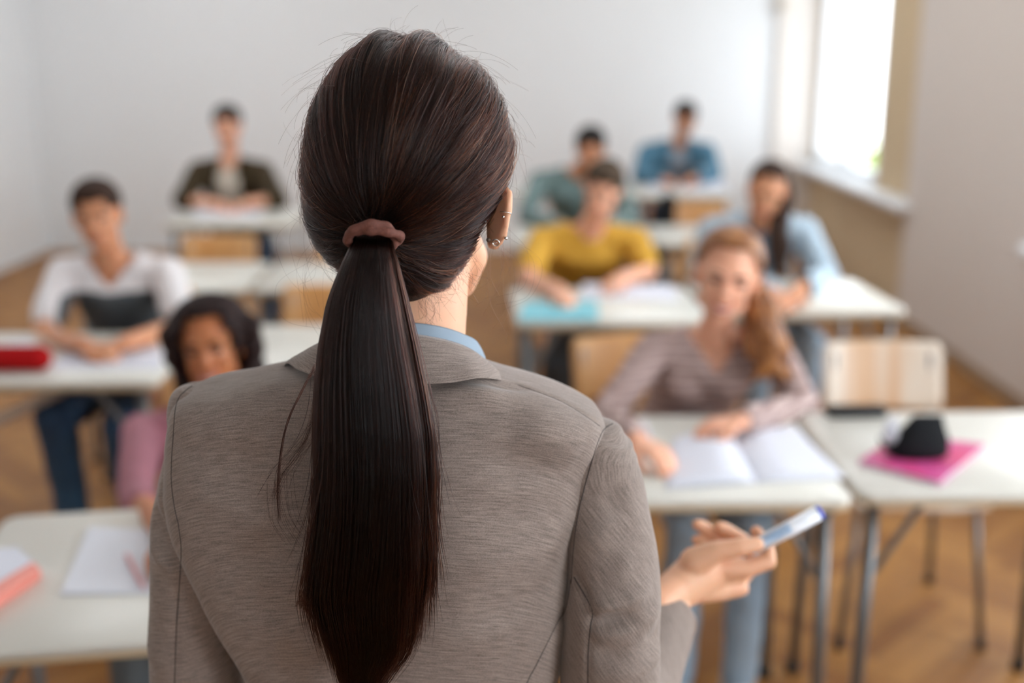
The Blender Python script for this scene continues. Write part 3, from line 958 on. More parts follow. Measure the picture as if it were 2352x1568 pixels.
# boy in blue denim
kn, ft = legs(1.03, 1.27, 7.95, 8.05)
seated('boy in an open blue denim shirt, farthest student beside the window', px(1574, 276, 8.36), 4, 20, 3, px(1556, 346, 8.46), .215,
       [px(1470, 406, 8.3), px(1640, 403, 8.3)], [pz(1525, 411, .80), pz(1592, 411, .80)], V(1.14, 8.70, .54), kn, ft,
       skin_m, mat('x', (.1, .2, .3), .9), jeans, hair_dark, sleeve='long', hair='short',
       jacket=mat('blue_denim', (.075, .19, .28), .9, var=.1), tee=mat('grey_tee', (.27, .31, .36), .9), lip=lip_m, slim=1.08)
# boy in yellow
kn, ft = legs(.18, .42, 4.28, 4.36)
kn[0].z = .50; kn[1].z = .50
seated('boy in a mustard yellow tee writing beside the cyan folder', px(1384, 438, 4.70), -12, 20, 10, px(1352, 548, 4.86), .20,
       [px(1212, 640, 4.66), px(1492, 625, 4.72)], [pz(1285, 668, .795), pz(1425, 640, .795)], V(.28, 5.16, .54), kn, ft,
       skin_l, mat('mustard_tee', (.60, .33, .035), .85, var=.12, vscale=5), mat('charcoal_trousers', (.035, .04, .045), .8), mat('hair_ash', (.06, .038, .022), .75, spec=.25, var=.3, vscale=80),
       sleeve='short', hair='short', lip=lip_l, hs=.95, slim=1.05)
# girl in denim
kn, ft = legs(1.0, 1.2, 4.46, 4.52)
t, L, Rm = seated('girl in a pale denim shirt with long dark hair over one shoulder', px(1762, 442, 4.84), -6, 16, 12, px(1742, 528, 5.0), .20,
       [px(1612, 630, 4.92), px(1896, 640, 4.86)], [pz(1775, 672, .80), pz(1830, 668, .80)], V(1.06, 5.34, .54), kn, ft,
       skin_m, mat('x', (.3, .4, .45), .9), jeans_l, hair_brown, sleeve='long', hair='long',
       jacket=mat('pale_denim', (.36, .45, .52), .9, var=.1), tee=mat('navy_speckled', (.06, .085, .12), .9, col2=(.16, .20, .24), vscale=90), lip=lip_l, slim=1.0, female=True)
pt = MB()
for k in range(8):
    o_ = V(random.gauss(0, .012), random.gauss(0, .012), 0)
    pt.tube(bez([L(.05, .07, .05) + o_ * .4, L(.080, .03, -.02) + o_, px(1788 + random.gauss(0, 4), 520, 4.80) + o_, px(1788 + random.gauss(0, 5), 570, 4.78) + o_, px(1785 + random.gauss(0, 8), 632, 4.76) + o_], 14),
            [.014, .022, .026, .028, .030, .030, .030, .030, .030, .028, .026, .022, .016, .005], 8)
link('long_hair', remesh(pt, 'long_hair', .007, 1, hair_brown, disp=wrinkle(.006, (50, 50, 12), 2)), t)


# ------------------------------------------------------------------ the teacher
def fabric(name, rot, streak=(42, 640, 1), lift=.70):
    m = bpy.data.materials.new(name); m.use_nodes = True; nt = m.node_tree; b = nt.nodes['Principled BSDF']
    tc = nt.nodes.new('ShaderNodeTexCoord')
    mp = nt.nodes.new('ShaderNodeMapping'); mp.inputs['Rotation'].default_value = rot
    mp2 = nt.nodes.new('ShaderNodeMapping'); mp2.inputs['Scale'].default_value = streak
    cu = nt.nodes.new('ShaderNodeAttribute'); cu.attribute_name = 'cloth_uv'
    nt.links.new(cu.outputs['Vector'], mp.inputs[0]); nt.links.new(mp.outputs[0], mp2.inputs[0])
    n1 = nt.nodes.new('ShaderNodeTexNoise'); n1.inputs['Scale'].default_value = 1; n1.inputs['Detail'].default_value = 4; n1.inputs['Roughness'].default_value = .6
    nt.links.new(mp2.outputs[0], n1.inputs['Vector'])
    n2 = nt.nodes.new('ShaderNodeTexNoise'); n2.inputs['Scale'].default_value = 900; n2.inputs['Detail'].default_value = 2
    nt.links.new(tc.outputs['Object'], n2.inputs['Vector'])
    ad = nt.nodes.new('ShaderNodeMath'); ad.operation = 'MULTIPLY_ADD'; ad.inputs[1].default_value = .45
    nt.links.new(n2.outputs['Fac'], ad.inputs[0])
    ml = nt.nodes.new('ShaderNodeMath'); ml.operation = 'MULTIPLY'; ml.inputs[1].default_value = .75; nt.links.new(n1.outputs['Fac'], ml.inputs[0])
    nt.links.new(ml.outputs[0], ad.inputs[2])
    r = nt.nodes.new('ShaderNodeValToRGB')
    e = r.color_ramp.elements
    e[0].position = .36; e[0].color = (.165 * lift, .130 * lift, .112 * lift, 1)
    e[1].position = .80; e[1].color = (.52 * lift, .42 * lift, .365 * lift, 1)
    nt.links.new(ad.outputs[0], r.inputs[0]); nt.links.new(r.outputs[0], b.inputs['Base Color'])
    b.inputs['Roughness'].default_value = .9; b.inputs['Specular IOR Level'].default_value = .15
    b.inputs['Sheen Weight'].default_value = .25; b.inputs['Sheen Roughness'].default_value = .4
    bp = nt.nodes.new('ShaderNodeBump'); bp.inputs['Strength'].default_value = .22; bp.inputs['Distance'].default_value = .0006
    nt.links.new(ad.outputs[0], bp.inputs['Height']); nt.links.new(bp.outputs[0], b.inputs['Normal'])
    return m


jk = fabric('heather_wool', (0, 0, 0)); jk_s = fabric('heather_wool_sleeve', (0, 0, R(-48))); jk_l = fabric('heather_wool_sleeve_2', (0, 0, R(18)))
seam_m = mat('seam_groove_shade', (.055, .045, .042), .9)
shirt_blue = bpy.data.materials.new('blue_herringbone'); shirt_blue.use_nodes = True
nt = shirt_blue.node_tree; b = nt.nodes['Principled BSDF']; b.inputs['Roughness'].default_value = .85
tc = nt.nodes.new('ShaderNodeTexCoord'); uvn = nt.nodes.new('ShaderNodeAttribute'); uvn.attribute_name = 'cloth_uv'
sp = nt.nodes.new('ShaderNodeSeparateXYZ'); nt.links.new(uvn.outputs['Vector'], sp.inputs[0])


def mth(op, a, b_=None, c_=None):
    n = nt.nodes.new('ShaderNodeMath'); n.operation = op
    for i, q in enumerate((a, b_, c_)):
        if q is None: continue
        if isinstance(q, (int, float)): n.inputs[i].default_value = q
        else: nt.links.new(q, n.inputs[i])
    return n.outputs[0]


zig = mth('PINGPONG', sp.outputs[0], .0034)
hb_ = mth('FRACT', mth('DIVIDE', mth('ADD', zig, sp.outputs[1]), .0017))
mx = nt.nodes.new('ShaderNodeMixRGB'); mx.inputs[1].default_value = (.055, .095, .15, 1); mx.inputs[2].default_value = (.46, .56, .64, 1)
nt.links.new(mth('LESS_THAN', hb_, .5), mx.inputs[0]); nt.links.new(mx.outputs[0], b.inputs['Base Color'])

T = thing('person', 'woman teacher seen from behind, long dark ponytail, grey-brown blazer, holding a marker', 'person', (-.10, 1.10, 0), world=True)

def set_uv(me, rings, ref=0):
    """arc-length coordinates of a ringed surface: x around, y along"""
    A_ = np.array([[tuple(p) for p in r_] for r_ in rings])
    nr, nc = A_.shape[:2]
    dv = np.zeros((nr, nc)); dv[1:] = np.cumsum(np.linalg.norm(A_[1:] - A_[:-1], axis=2), axis=0); dv -= dv[ref]
    du = np.zeros((nr, nc)); st = np.linalg.norm(A_[:, 1:] - A_[:, :-1], axis=2); du[:, 1:] = np.cumsum(st, axis=1)
    du = du - du[:, [nc * 3 // 4]]
    uv = np.zeros((nr, nc, 3)); uv[..., 0] = du; uv[..., 1] = -dv
    n = len(me.vertices); out_ = np.zeros((n, 3)); out_[:nr * nc] = uv.reshape(-1, 3)
    at_ = me.attributes.new('cloth_uv', 'FLOAT_VECTOR', 'POINT'); at_.data.foreach_set('vector', out_.ravel())


# torso of the blazer (py: left, right, centre Y, half depth)
YT = 1.09
TOR = [(828, 740, 1100, 1.075, .052), (836, 690, 1128, 1.075, .058), (848, 618, 1152, 1.077, .066), (862, 564, 1190, 1.08, .072), (874, 522, 1228, 1.082, .077), (886, 456, 1262, 1.084, .081),
       (902, 424, 1300, 1.086, .085), (920, 410, 1338, 1.087, .088), (940, 402, 1372, 1.088, .091), (965, 398, 1388, 1.09, .094), (1010, 394, 1379, 1.09, .098),
       (1070, 391, 1359, 1.09, .101), (1120, 393, 1342, 1.09, .103), (1170, 402, 1328, 1.09, .104), (1210, 414, 1319, 1.09, .104), (1270, 440, 1313, 1.09, .103),
       (1330, 470, 1308, 1.09, .102), (1400, 505, 1304, 1.09, .100), (1490, 560, 1292, 1.092, .098), (1568, 600, 1276, 1.095, .096), (1640, 625, 1255, 1.10, .094), (1760, 600, 1250, 1.105, .10), (1900, 540, 1290, 1.10, .11), (2050, 500, 1310, 1.10, .115), (2200, 495, 1310, 1.10, .115)]
NR, NC = 220, 260
rings = []
tt = np.linspace(0, 1, NR) ** 1.25
for i in range(NR):
    py = 828 + (2200 - 828) * tt[i]
    l, r_, yc, hd = interp(TOR, py)
    a = px(l, py, YT); c_ = px(r_, py, YT)
    z = a.z; xm, hw = (a.x + c_.x) / 2, (c_.x - a.x) / 2
    ring = []
    e = 3.0
    for j in range(NC):
        an = 2 * math.pi * j / NC
        cx, sy = math.cos(an), math.sin(an)
        X = xm + hw * math.copysign(abs(cx) ** (2 / e), cx)
        Yy = yc + hd * math.copysign(abs(sy) ** (2 / e), sy) * (1.0 if sy < 0 else 1.05)
        ring.append(Vector((X, Yy, z)))
    rings.append(ring)
tb = MB().grid(rings)
tor_me = tb.mesh('jacket', jk)
cu_ = np.array([(v.co.x, v.co.z + v.co.y, 0) for v in tor_me.vertices])
tor_me.attributes.new('cloth_uv', 'FLOAT_VECTOR', 'POINT').data.foreach_set('vector', cu_.ravel())


def project(me_or_bvh, line, n):
    pts = []
    P2 = [Vector((x, y, 0)) for x, y in line]
    for q in bez(P2, n):
        d = (px(q.x, q.y, 1.0) - cam.location).normalized()
        h = me_or_bvh.ray_cast(cam.location, d)
        if h[0] is not None: pts.append((h[0], h[1]))
    return pts


S1 = [(441, 886), (425, 898), (410, 915), (402, 945), (398, 1000), (394, 1060), (394, 1110), (400, 1160), (410, 1205)]
S2 = [(410, 1205), (416, 1260), (413, 1330), (406, 1430), (401, 1568), (400, 1640)]
S3 = [(1408, 972), (1388, 985), (1375, 1010), (1362, 1050), (1345, 1110), (1330, 1170), (1320, 1230), (1314, 1300), (1312, 1340)]
S4 = [(1311, 1330), (1300, 1395), (1280, 1430), (1255, 1480), (1230, 1530), (1210, 1570), (1195, 1640)]
S5 = [(1318, 1325), (1345, 1370), (1361, 1405), (1356, 1440), (1351, 1500), (1350, 1568), (1350, 1620)]
S6 = [(1190, 884), (1230, 898), (1290, 922), (1340, 952), (1378, 978)]
S7 = [(445, 1240), (475, 1320), (520, 1420), (560, 1490)]


def groove(bvh_pts, width, depth):
    A = np.array([p[0] for p in bvh_pts])

    def fn(co):
        d2 = np.full(len(co), 9.)
        for a in A:
            d2 = np.minimum(d2, ((co - a) ** 2).sum(1))
        return -depth * np.exp(-d2 / width ** 2)
    return fn


def folds(co, specs):
    """soft cloth folds: each spec = (p0, p1, width, height)"""
    out = np.zeros(len(co))
    for p0, p1, wd, h in specs:
        h = h * 2.1
        a = np.array(p0); d = np.array(p1) - a; L2 = (d ** 2).sum()
        t_ = np.clip(((co - a) @ d) / L2, 0, 1)
        q = co - (a + t_[:, None] * d)
        out += h * np.exp(-(q ** 2).sum(1) / wd ** 2) * np.sin(np.pi * (.1 + .8 * t_))
    return out


bv0 = BVHTree.FromPolygons([v.co for v in tor_me.vertices], [tuple(p.vertices) for p in tor_me.polygons])


def on(bv, x, y):
    r_ = project(bv, [(x, y), (x + 1, y)], 2)
    return tuple(r_[0][0]) if r_ else tuple(px(x, y, 1.0))


tg = [groove(project(bv0, S4, 60), .005, .0022), groove(project(bv0, S6, 40), .004, .0012)]
tf = [(on(bv0, 1010, 900), on(bv0, 1160, 915), .010, .0028), (on(bv0, 985, 885), on(bv0, 1200, 893), .007, -.0025), (on(bv0, 1170, 985), on(bv0, 1340, 1015), .022, .005),
      (on(bv0, 1120, 1045), on(bv0, 1340, 1100), .02, -.004), (on(bv0, 1040, 1180), on(bv0, 1300, 1150), .018, -.0022), (on(bv0, 450, 1000), on(bv0, 660, 960), .025, .003),
      (on(bv0, 430, 1120), on(bv0, 640, 1200), .018, .0025), (on(bv0, 480, 1300), on(bv0, 690, 1240), .02, -.0025), (on(bv0, 1060, 1300), on(bv0, 1290, 1230), .018, .0028),
      (on(bv0, 1100, 1420), on(bv0, 1280, 1330), .016, -.0028), (on(bv0, 980, 1480), on(bv0, 1180, 1440), .02, .002), (on(bv0, 540, 1390), on(bv0, 740, 1500), .022, .0025),
      (on(bv0, 1060, 960), on(bv0, 1060, 1500), .05, .004), (on(bv0, 640, 960), on(bv0, 640, 1400), .05, .004), (on(bv0, 850, 950), on(bv0, 850, 1560), .03, -.006)]


def disp_t(co, no):
    d = folds(co, tf)
    for g in tg: d += g(co)
    for i in range(len(co)):
        q = Vector(co[i]); d[i] += .0012 * noise.noise(Vector((q.x * 14, q.y * 14, q.z * 30)))
    return d


displace(tor_me, disp_t); tor_me.shade_smooth()
jacket = link('jacket', tor_me, T)

# sleeves
def sleeve(tab, n1=150, n2=110, e=2.1):
    """tab rows: px, py, Y, half width (m), half depth (m)"""
    rings = []
    pts = [px(r[0], r[1], r[2]) for r in tab]
    cen = bez(pts, n1)
    ks = np.linspace(0, len(tab) - 1, n1)
    for i in range(n1):
        k_ = ks[i]
        hw = float(np.interp(k_, range(len(tab)), [r[3] for r in tab])); hd = float(np.interp(k_, range(len(tab)), [r[4] for r in tab]))
        tg_ = (cen[min(i + 1, n1 - 1)] - cen[max(i - 1, 0)]).normalized()
        u = Vector((1, 0, 0)); u = (u - tg_ * u.dot(tg_)).normalized(); v_ = tg_.cross(u)
        rings.append([cen[i] + u * hw * math.copysign(abs(math.cos(a)) ** (2 / e), math.cos(a)) + v_ * hd * math.copysign(abs(math.sin(a)) ** (2 / e), math.sin(a))
                      for a in (2 * math.pi * j / n2 for j in range(n2))])
    return MB().grid(rings), rings


SLL = [(458, 893, 1.09, .012, .012), (457, 905, 1.09, .026, .034), (460, 930, 1.092, .032, .048), (474, 965, 1.095, .037, .054), (490, 1010, 1.10, .043, .057), (485, 1070, 1.10, .046, .058), (474, 1130, 1.10, .0475, .058),
       (462, 1200, 1.10, .049, .057), (455, 1300, 1.105, .0485, .057), (451, 1430, 1.11, .048, .056), (455, 1568, 1.115, .049, .055), (465, 1680, 1.12, .048, .054), (470, 1730, 1.14, .046, .05)]
SLR = [(1392, 966, 1.087, .012, .010), (1389, 976, 1.087, .021, .030), (1381, 995, 1.087, .033, .042), (1371, 1030, 1.086, .040, .049), (1366, 1080, 1.085, .0455, .052), (1374, 1140, 1.083, .0475, .054), (1388, 1210, 1.076, .0480, .056),
       (1402, 1300, 1.066, .0480, .058), (1403, 1400, 1.058, .0500, .058), (1400, 1500, 1.058, .0515, .056), (1402, 1580, 1.065, .0515, .054), (1412, 1640, 1.085, .048, .050), (1428, 1680, 1.11, .043, .045)]


def make_sleeve(name, tab, m, seams, fl, amp):
    smb, srings = sleeve(tab)
    me = smb.mesh(name, m); set_uv(me, srings)
    bv = BVHTree.FromPolygons([v.co for v in me.vertices], [tuple(p.vertices) for p in me.polygons])
    gs = [groove(project(bv, s_, 50), .004, .0016) for s_ in seams if len(project(bv, s_, 50))]
    sp_ = [(on(bv, *a), on(bv, *b), wd, h) for a, b, wd, h in fl]

    def fn(co, no):
        d = folds(co, sp_)
        for g in gs: d += g(co)
        for i in range(len(co)):
            q = Vector(co[i]); d[i] += amp * noise.noise(Vector((q.x * 22 + q.z * 10, q.y * 14, q.z * 18)))
        return d
    displace(me, fn); me.shade_smooth()
    return link(name, me, jacket)


sl_l = make_sleeve('sleeve', SLL, jk_l, [S2], [((350, 1240), (410, 1300), .010, .003), ((352, 1200), (405, 1290), .007, -.004), ((360, 1270), (480, 1350), .010, .003), ((350, 1370), (500, 1420), .012, .003), ((345, 1500), (520, 1540), .014, .003), ((370, 1120), (400, 1210), .008, .003), ((360, 1180), (408, 1250), .006, -.004)], .0022)
sl_r = make_sleeve('sleeve', SLR, jk_s, [S5], [((1370, 1400), (1480, 1360), .009, .006), ((1365, 1425), (1450, 1420), .008, -.006), ((1390, 1460), (1505, 1400), .010, .005), ((1380, 1500), (1510, 1455), .009, -.004),
                                              ((1400, 1550), (1512, 1500), .010, .005), ((1420, 1330), (1500, 1200), .010, .003), ((1330, 1250), (1440, 1180), .014, .003), ((1400, 1100), (1440, 1250), .014, -.002), ((1325, 1330), (1350, 1400), .006, -.003)], .0020)
# right forearm sleeve with cuff
FA = [px(1432, 1640, 1.075), px(1455, 1610, 1.13), px(1490, 1525, 1.20), px(1530, 1425, 1.285)]
cen = bez(FA, 70); rings = []
for i, p in enumerate(cen):
    f_ = i / 69; r_ = .046 - .008 * f_
    tg_ = (cen[min(i + 1, 69)] - cen[max(i - 1, 0)]).normalized()
    u = (Vector((1, 0, 0)) - tg_ * tg_.x).normalized(); v_ = tg_.cross(u)
    rings.append([p + (u * math.cos(a) + v_ * math.sin(a)) * r_ for a in (2 * math.pi * j / 64 for j in range(64))])
p = cen[-1]; tg_ = (cen[-1] - cen[-3]).normalized()
for k_ in range(1, 5):
    rings.append([p - tg_ * .004 * k_ + (q - p).normalized() * (.038 - .0022 - .0003 * k_) for q in rings[69]])
fa = MB().grid(rings, cap=False)
fm = fa.mesh('forearm_sleeve', jk_s); set_uv(fm, rings)
displace(fm, lambda co, no: np.array([.0030 * noise.noise(Vector((q[0] * 12, q[1] * 26, q[2] * 16))) for q in co]))
sd = link('sleeve_cuff', fm, jacket)
sd.modifiers.new('cloth', 'SOLIDIFY').thickness = .0015
# left forearm hanging down, out of the frame
MB().tube([px(470, 1700, 1.13), px(480, 1850, 1.16), px(500, 1960, 1.22)], [.046, .040, .036], 20).obj('sleeve_cuff', jk_l, jacket)

# seams as thin dark tubes standing in for the shade in their grooves
bvT = BVHTree.FromPolygons([v.co for v in tor_me.vertices], [tuple(p.vertices) for p in tor_me.polygons])
meL, meR = sl_l.data, sl_r.data
allv = []; allf = []
for me in (tor_me, meL, meR):
    b_ = len(allv); allv += [v.co.copy() for v in me.vertices]; allf += [tuple(i + b_ for i in p.vertices) for p in me.polygons]
bvA = BVHTree.FromPolygons(allv, allf)
for s_ in (S1, S2, S3, S4, S5, S6):
    pr = project(bvA, s_, 90)
    pts = [h - n_ * .00015 for h, n_ in pr]
    runs = [[pts[0]]]
    for q in pts[1:]:
        if (q - runs[-1][-1]).length > .02: runs.append([q])
        else: runs[-1].append(q)
    sm = MB()
    for r_ in runs:
        if len(r_) > 2: sm.tube(r_, .00062 if s_ is not S6 else .0004, 6, rnd=False)
    sm.obj('seam', seam_m, jacket)

# jacket collar
def strip(top, bot, n=70, k=14, bulge=.004, th=.0028, roll=.004):
    A = bez(top, n); B = bez(bot, n); g = []
    cen = sum(A, Vector()) / n
    rows_out = []
    for i in range(n):
        row = []
        for j in range(k + 1):
            f_ = j / k
            p = A[i].lerp(B[i], f_)
            o_ = Vector((p.x - (-.10), p.y - 1.12, 0)).normalized()
            row.append(p + o_ * bulge * math.sin(math.pi * min(1, f_ * 1.0)) + Vector((0, 0, roll * math.sin(math.pi * .5 * max(0, 1 - f_ * 4)) * 0)))
        inner = []
        for j in range(k, -1, -1):
            p = row[j]; o_ = Vector((p.x + .10, p.y - 1.12, .3 if j < 2 else 0)).normalized()
            inner.append(p - o_ * th)
        rows_out.append(row + inner)
    strip.rows = rows_out
    return MB().grid(rows_out), A, B


top = [px(705, 960, 1.20), px(697, 860, 1.155), px(690, 818, 1.10), px(722, 791, 1.065), px(785, 770, 1.045), px(865, 758, 1.036), px(950, 766, 1.038), px(1020, 778, 1.048), px(1080, 800, 1.068), px(1113, 828, 1.10), px(1118, 870, 1.15), px(1100, 960, 1.20)]
bot = [px(655, 985, 1.19), px(648, 885, 1.15), px(655, 836, 1.085), px(686, 850, 1.030), px(740, 868, 1.000), px(860, 886, .984), px(960, 882, .988), px(1040, 878, .996), px(1110, 868, 1.014), px(1172, 882, 1.085), px(1180, 915, 1.15), px(1165, 985, 1.19)]
cm, A, B = strip(top, bot)
col_me = cm.mesh('collar', fabric('heather_wool_collar', (0, 0, R(90)))); set_uv(col_me, strip.rows)
displace(col_me, lambda co, no: np.array([.0009 * noise.noise(Vector((q[0] * 30, q[1] * 30, q[2] * 40))) for q in co]))
col = link('collar', col_me, jacket)
# lapels down the front
for sx, q0 in ((-1, px(680, 985, 1.19)), (1, px(1135, 985, 1.19))):
    MB().tube([q0, q0 + V(-sx * .03, .02, -.12), q0 + V(-sx * .06, .02, -.26)], [.022, .03, .008], 12, flat=.25, side=(1, 0, 0)).obj('lapel', jk, jacket)
# pale blue shirt collar
top = [px(760, 860, 1.17), px(745, 800, 1.12), px(775, 768, 1.075), px(830, 745, 1.055), px(900, 738, 1.048), px(955, 741, 1.050), px(1010, 749, 1.058), px(1062, 765, 1.078), px(1100, 790, 1.11), px(1102, 850, 1.16)]
bot = [px(750, 900, 1.16), px(725, 840, 1.11), px(755, 806, 1.065), px(830, 785, 1.045), px(900, 778, 1.039), px(960, 782, 1.041), px(1020, 792, 1.050), px(1076, 812, 1.070), px(1116, 838, 1.112), px(1112, 880, 1.16)]
cm2, A, B = strip(top, bot, 70, 12, .002, .0018)
cm2_me = cm2.mesh('shirt_collar', shirt_blue)
at = cm2_me.attributes.new('cloth_uv', 'FLOAT_VECTOR', 'POINT')
vals = []
ln = 0
for i in range(70):
    if i: ln += (A[i] - A[i - 1]).length
    for j in range(26):
        jj = j if j <= 12 else 25 - j
        vals += [ln, jj / 12 * .030, 0]
at.data.foreach_set('vector', vals)
link('shirt_collar', cm2_me, T)

# body of the teacher
skin_t = skin('skin_teacher', (.74, .45, .29))
HC = px(942, 400, 1.125)
Rt = Matrix.Rotation(R(180 - 20), 3, 'Z')
mb = MB()
L = head_parts(mb, HC, Rt, 1.0, ears=False)
nb = px(930, 850, 1.10)
mb.tube([px(950, 600, 1.125), px(945, 700, 1.112), px(938, 780, 1.108), nb], [.056, .0555, .057, .066], 20)
mb.tube([px(1040, 540, 1.13), px(1078, 590, 1.155), px(1055, 650, 1.19)], [.026, .020, .018], 12)   # right jaw
# right ear
mb.tube(bez([px(1150, 452, 1.085), px(1163, 434, 1.078), px(1170, 446, 1.072), px(1167, 480, 1.070), px(1161, 520, 1.070), px(1152, 550, 1.073), px(1140, 566, 1.08)], 24), [.0035 + .0013 * math.sin(i / 23 * 3.14) for i in range(24)], 10)
mb.tube([px(1130, 470, 1.095), px(1138, 520, 1.09), px(1133, 558, 1.09)], [.008, .0095, .0075], 12)
mb.ell(px(1146, 500, 1.082), (.0060, .007, .030), Matrix.Rotation(R(6), 3, 'Y'))
mb.ell(px(1136, 560, 1.082), (.0075, .005, .0075))
# left ear (hidden)
mb.ell(L(.078, .012, -.002), (.007, .018, .032), Rt)
# trunk, legs
mb.tube([px(935, 850, 1.10), V(-.10, 1.10, 1.31), V(-.10, 1.10, 1.25), V(-.10, 1.10, 1.08), V(-.10, 1.10, .90)], [.05, .075, .12, .115, .14], 24, flat=.6, side=(1, 0, 0))
for sx in (-1, 1):
    mb.tube([V(-.10 + sx * .08, 1.10, .88), V(-.10 + sx * .09, 1.10, .48), V(-.10 + sx * .09, 1.12, .09)], [.078, .052, .034], 14)
    mb.tube([V(-.10 + sx * .09, 1.10, .05), V(-.10 + sx * .10, 1.24, .03)], [.033, .028], 12)
mb.tube([px(1372, 1090, 1.085), px(1402, 1400, 1.075), px(1415, 1600, 1.085)], [.028, .028, .026], 14)
mb.tube([px(490, 1030, 1.10), px(452, 1400, 1.115), px(468, 1700, 1.13), px(500, 1960, 1.22)], [.028, .028, .028, .026], 14)
hand_parts(mb, px(505, 1980, 1.23), V(.1, .3, -1), V(-1, 0, 0), V(0, 1, 0), .4)
mb.tube([px(1415, 1600, 1.085), px(1470, 1560, 1.18), px(1538, 1385, 1.30)], [.026, .029, .0275], 16)
body = link('body', remesh(mb, 'body', .0045, 4, skin_t), T)
face_details(body, L, Rt, 1.0, lip_l, hair_brown, False)

# the hand with the marker: finer skin, joined into the body mesh
hb2 = MB()
W0 = px(1500, 1400, 1.275); W1 = px(1545, 1362, 1.305)
hb2.tube([W0, W1, px(1598, 1322, 1.335), px(1650, 1302, 1.355), px(1690, 1312, 1.36)], [.0285, .0290, .0340, .0310, .0200], 18, flat=[.86, .86, .88, .86, .9], side=(.3, -.3, 1))
hb2.tube([px(1600, 1350, 1.33), px(1660, 1350, 1.35), px(1700, 1350, 1.355)], [.020, .0165, .0115], 14)
hb2.tube([px(1595, 1290, 1.318), px(1648, 1266, 1.315), px(1700, 1257, 1.315), px(1738, 1250, 1.32)], [.0195, .0140, .0115, .0095], 14)       # thumb
hb2.tube([px(1650, 1305, 1.335), px(1710, 1306, 1.338), px(1764, 1289, 1.345)], [.0150, .0128, .0108], 14)   # index base
hb2.tube([px(1764, 1289, 1.345), px(1762, 1255, 1.362), px(1742, 1228, 1.372), px(1737, 1220, 1.374)], [.0108, .0096, .0084, .0078], 12)
hb2.tube([px(1690, 1340, 1.362), px(1735, 1290, 1.385), px(1706, 1240, 1.392), px(1668, 1216, 1.392), px(1654, 1210, 1.39)], [.0125, .0108, .0098, .0088, .0080], 12)   # middle
hb2.tube([px(1670, 1330, 1.375), px(1690, 1285, 1.40), px(1645, 1232, 1.402), px(1612, 1208, 1.40), px(1602, 1204, 1.398)], [.0125, .0105, .0095, .0085, .0076], 12)     # ring
hb2.tube([px(1640, 1325, 1.38), px(1660, 1290, 1.405), px(1628, 1254, 1.40), px(1606, 1243, 1.396), px(1600, 1240, 1.394)], [.0115, .0095, .0085, .0078, .0070], 12)      # little
hme = remesh(hb2, 'hand', .0022, 3, skin_t)
bm = bmesh.new(); bm.from_mesh(body.data); bm.from_mesh(hme); bm.to_mesh(body.data); bm.free(); body.data.shade_smooth()
nail = mat('fingernail', (.78, .50, .42), .25)
for q, dr in ((px(1722, 1246, 1.309), V(1, -.5, .5)),):
    pass

# marker
m0, m1 = px(1722, 1262, 1.341), px(1882, 1177, 1.352)
mk = thing('marker', 'white and blue whiteboard marker held in her hand', 'marker', tuple(m0), world=True)
ax = (m1 - m0).normalized()
ln_ = (m1 - m0).length
mwhite = mat('marker_white', (.80, .83, .88), .3); mblue = mat('marker_blue', (.02, .06, .55), .3); mlab = mat('marker_label', (.50, .66, .84), .4); mtxt = mat('marker_print', (.09, .28, .55), .4)
RMK = .0098
MB().tube([m0, m0 + ax * .004], [.0065, RMK], 28, rnd=False).obj('cap', mlab, mk)
MB().tube([m0 + ax * .004, m0 + ax * (ln_ - .002)], RMK, 36, rnd=False).obj('barrel', mwhite, mk)
MB().tube([m0 + ax * (ln_ - .002), m0 + ax * (ln_ + .0005), m0 + ax * (ln_ + .0035)], [RMK * .995, RMK * .96, RMK * .80], 36, rnd=False).obj('end_plug', mblue, mk)
toc = (cam.location - m0).normalized(); e2 = (toc - ax * toc.dot(ax)).normalized(); e3 = ax.cross(e2)
lab = MB(); a0_, a1_ = .018, .058; g = []
for i in range(13):
    s_ = a0_ + (a1_ - a0_) * i / 12
    g.append([m0 + ax * s_ + (e2 * math.cos(a) + e3 * math.sin(a)) * (RMK + .0001) for a in np.linspace(-.75, .55, 14)])
lab.grid(g, cap=False, closed=False); lab.obj('label', mlab, mk)
tx = MB()
rr = random.Random(3)


def dash(s0, s1, a0, a1, rad=RMK + .00025, wd=.0003):
    n = 6
    pts = [m0 + ax * (s0 + (s1 - s0) * i / (n - 1)) + (e2 * math.cos(a0 + (a1 - a0) * i / (n - 1)) + e3 * math.sin(a0 + (a1 - a0) * i / (n - 1))) * rad for i in range(n)]
    tx.tube(pts, wd, 5, rnd=False)


for row, (c_, h_) in enumerate(((-.38, .17), (.12, .15))):
    s_ = .021 + row * .005
    while s_ < .055:
        k_ = rr.choice('IUELT')
        dash(s_, s_ + .0004, c_ - h_, c_ + h_)
        if k_ in 'UT': dash(s_ + .0018, s_ + .0022, c_ - h_, c_ + h_)
        if k_ in 'EL': dash(s_, s_ + .002, c_ - h_, c_ - h_)
        if k_ in 'ETU': dash(s_, s_ + .002, c_ + h_, c_ + h_)
        s_ += .0034
for s_ in np.arange(.066, .080, .0028):
    dash(s_, s_ + .0016, -.15, -.05, wd=.0002)
tx.obj('lettering', mtxt, mk)

# earrings
def ring_mesh(c_, r_, tr, nrm, start=0, end=2 * math.pi, n=40):
    nrm = Vector(nrm).normalized(); u = nrm.orthogonal().normalized(); v_ = nrm.cross(u)
    return MB().tube([c_ + (u * math.cos(a) + v_ * math.sin(a)) * r_ for a in np.linspace(start, end, n)], tr, 8)


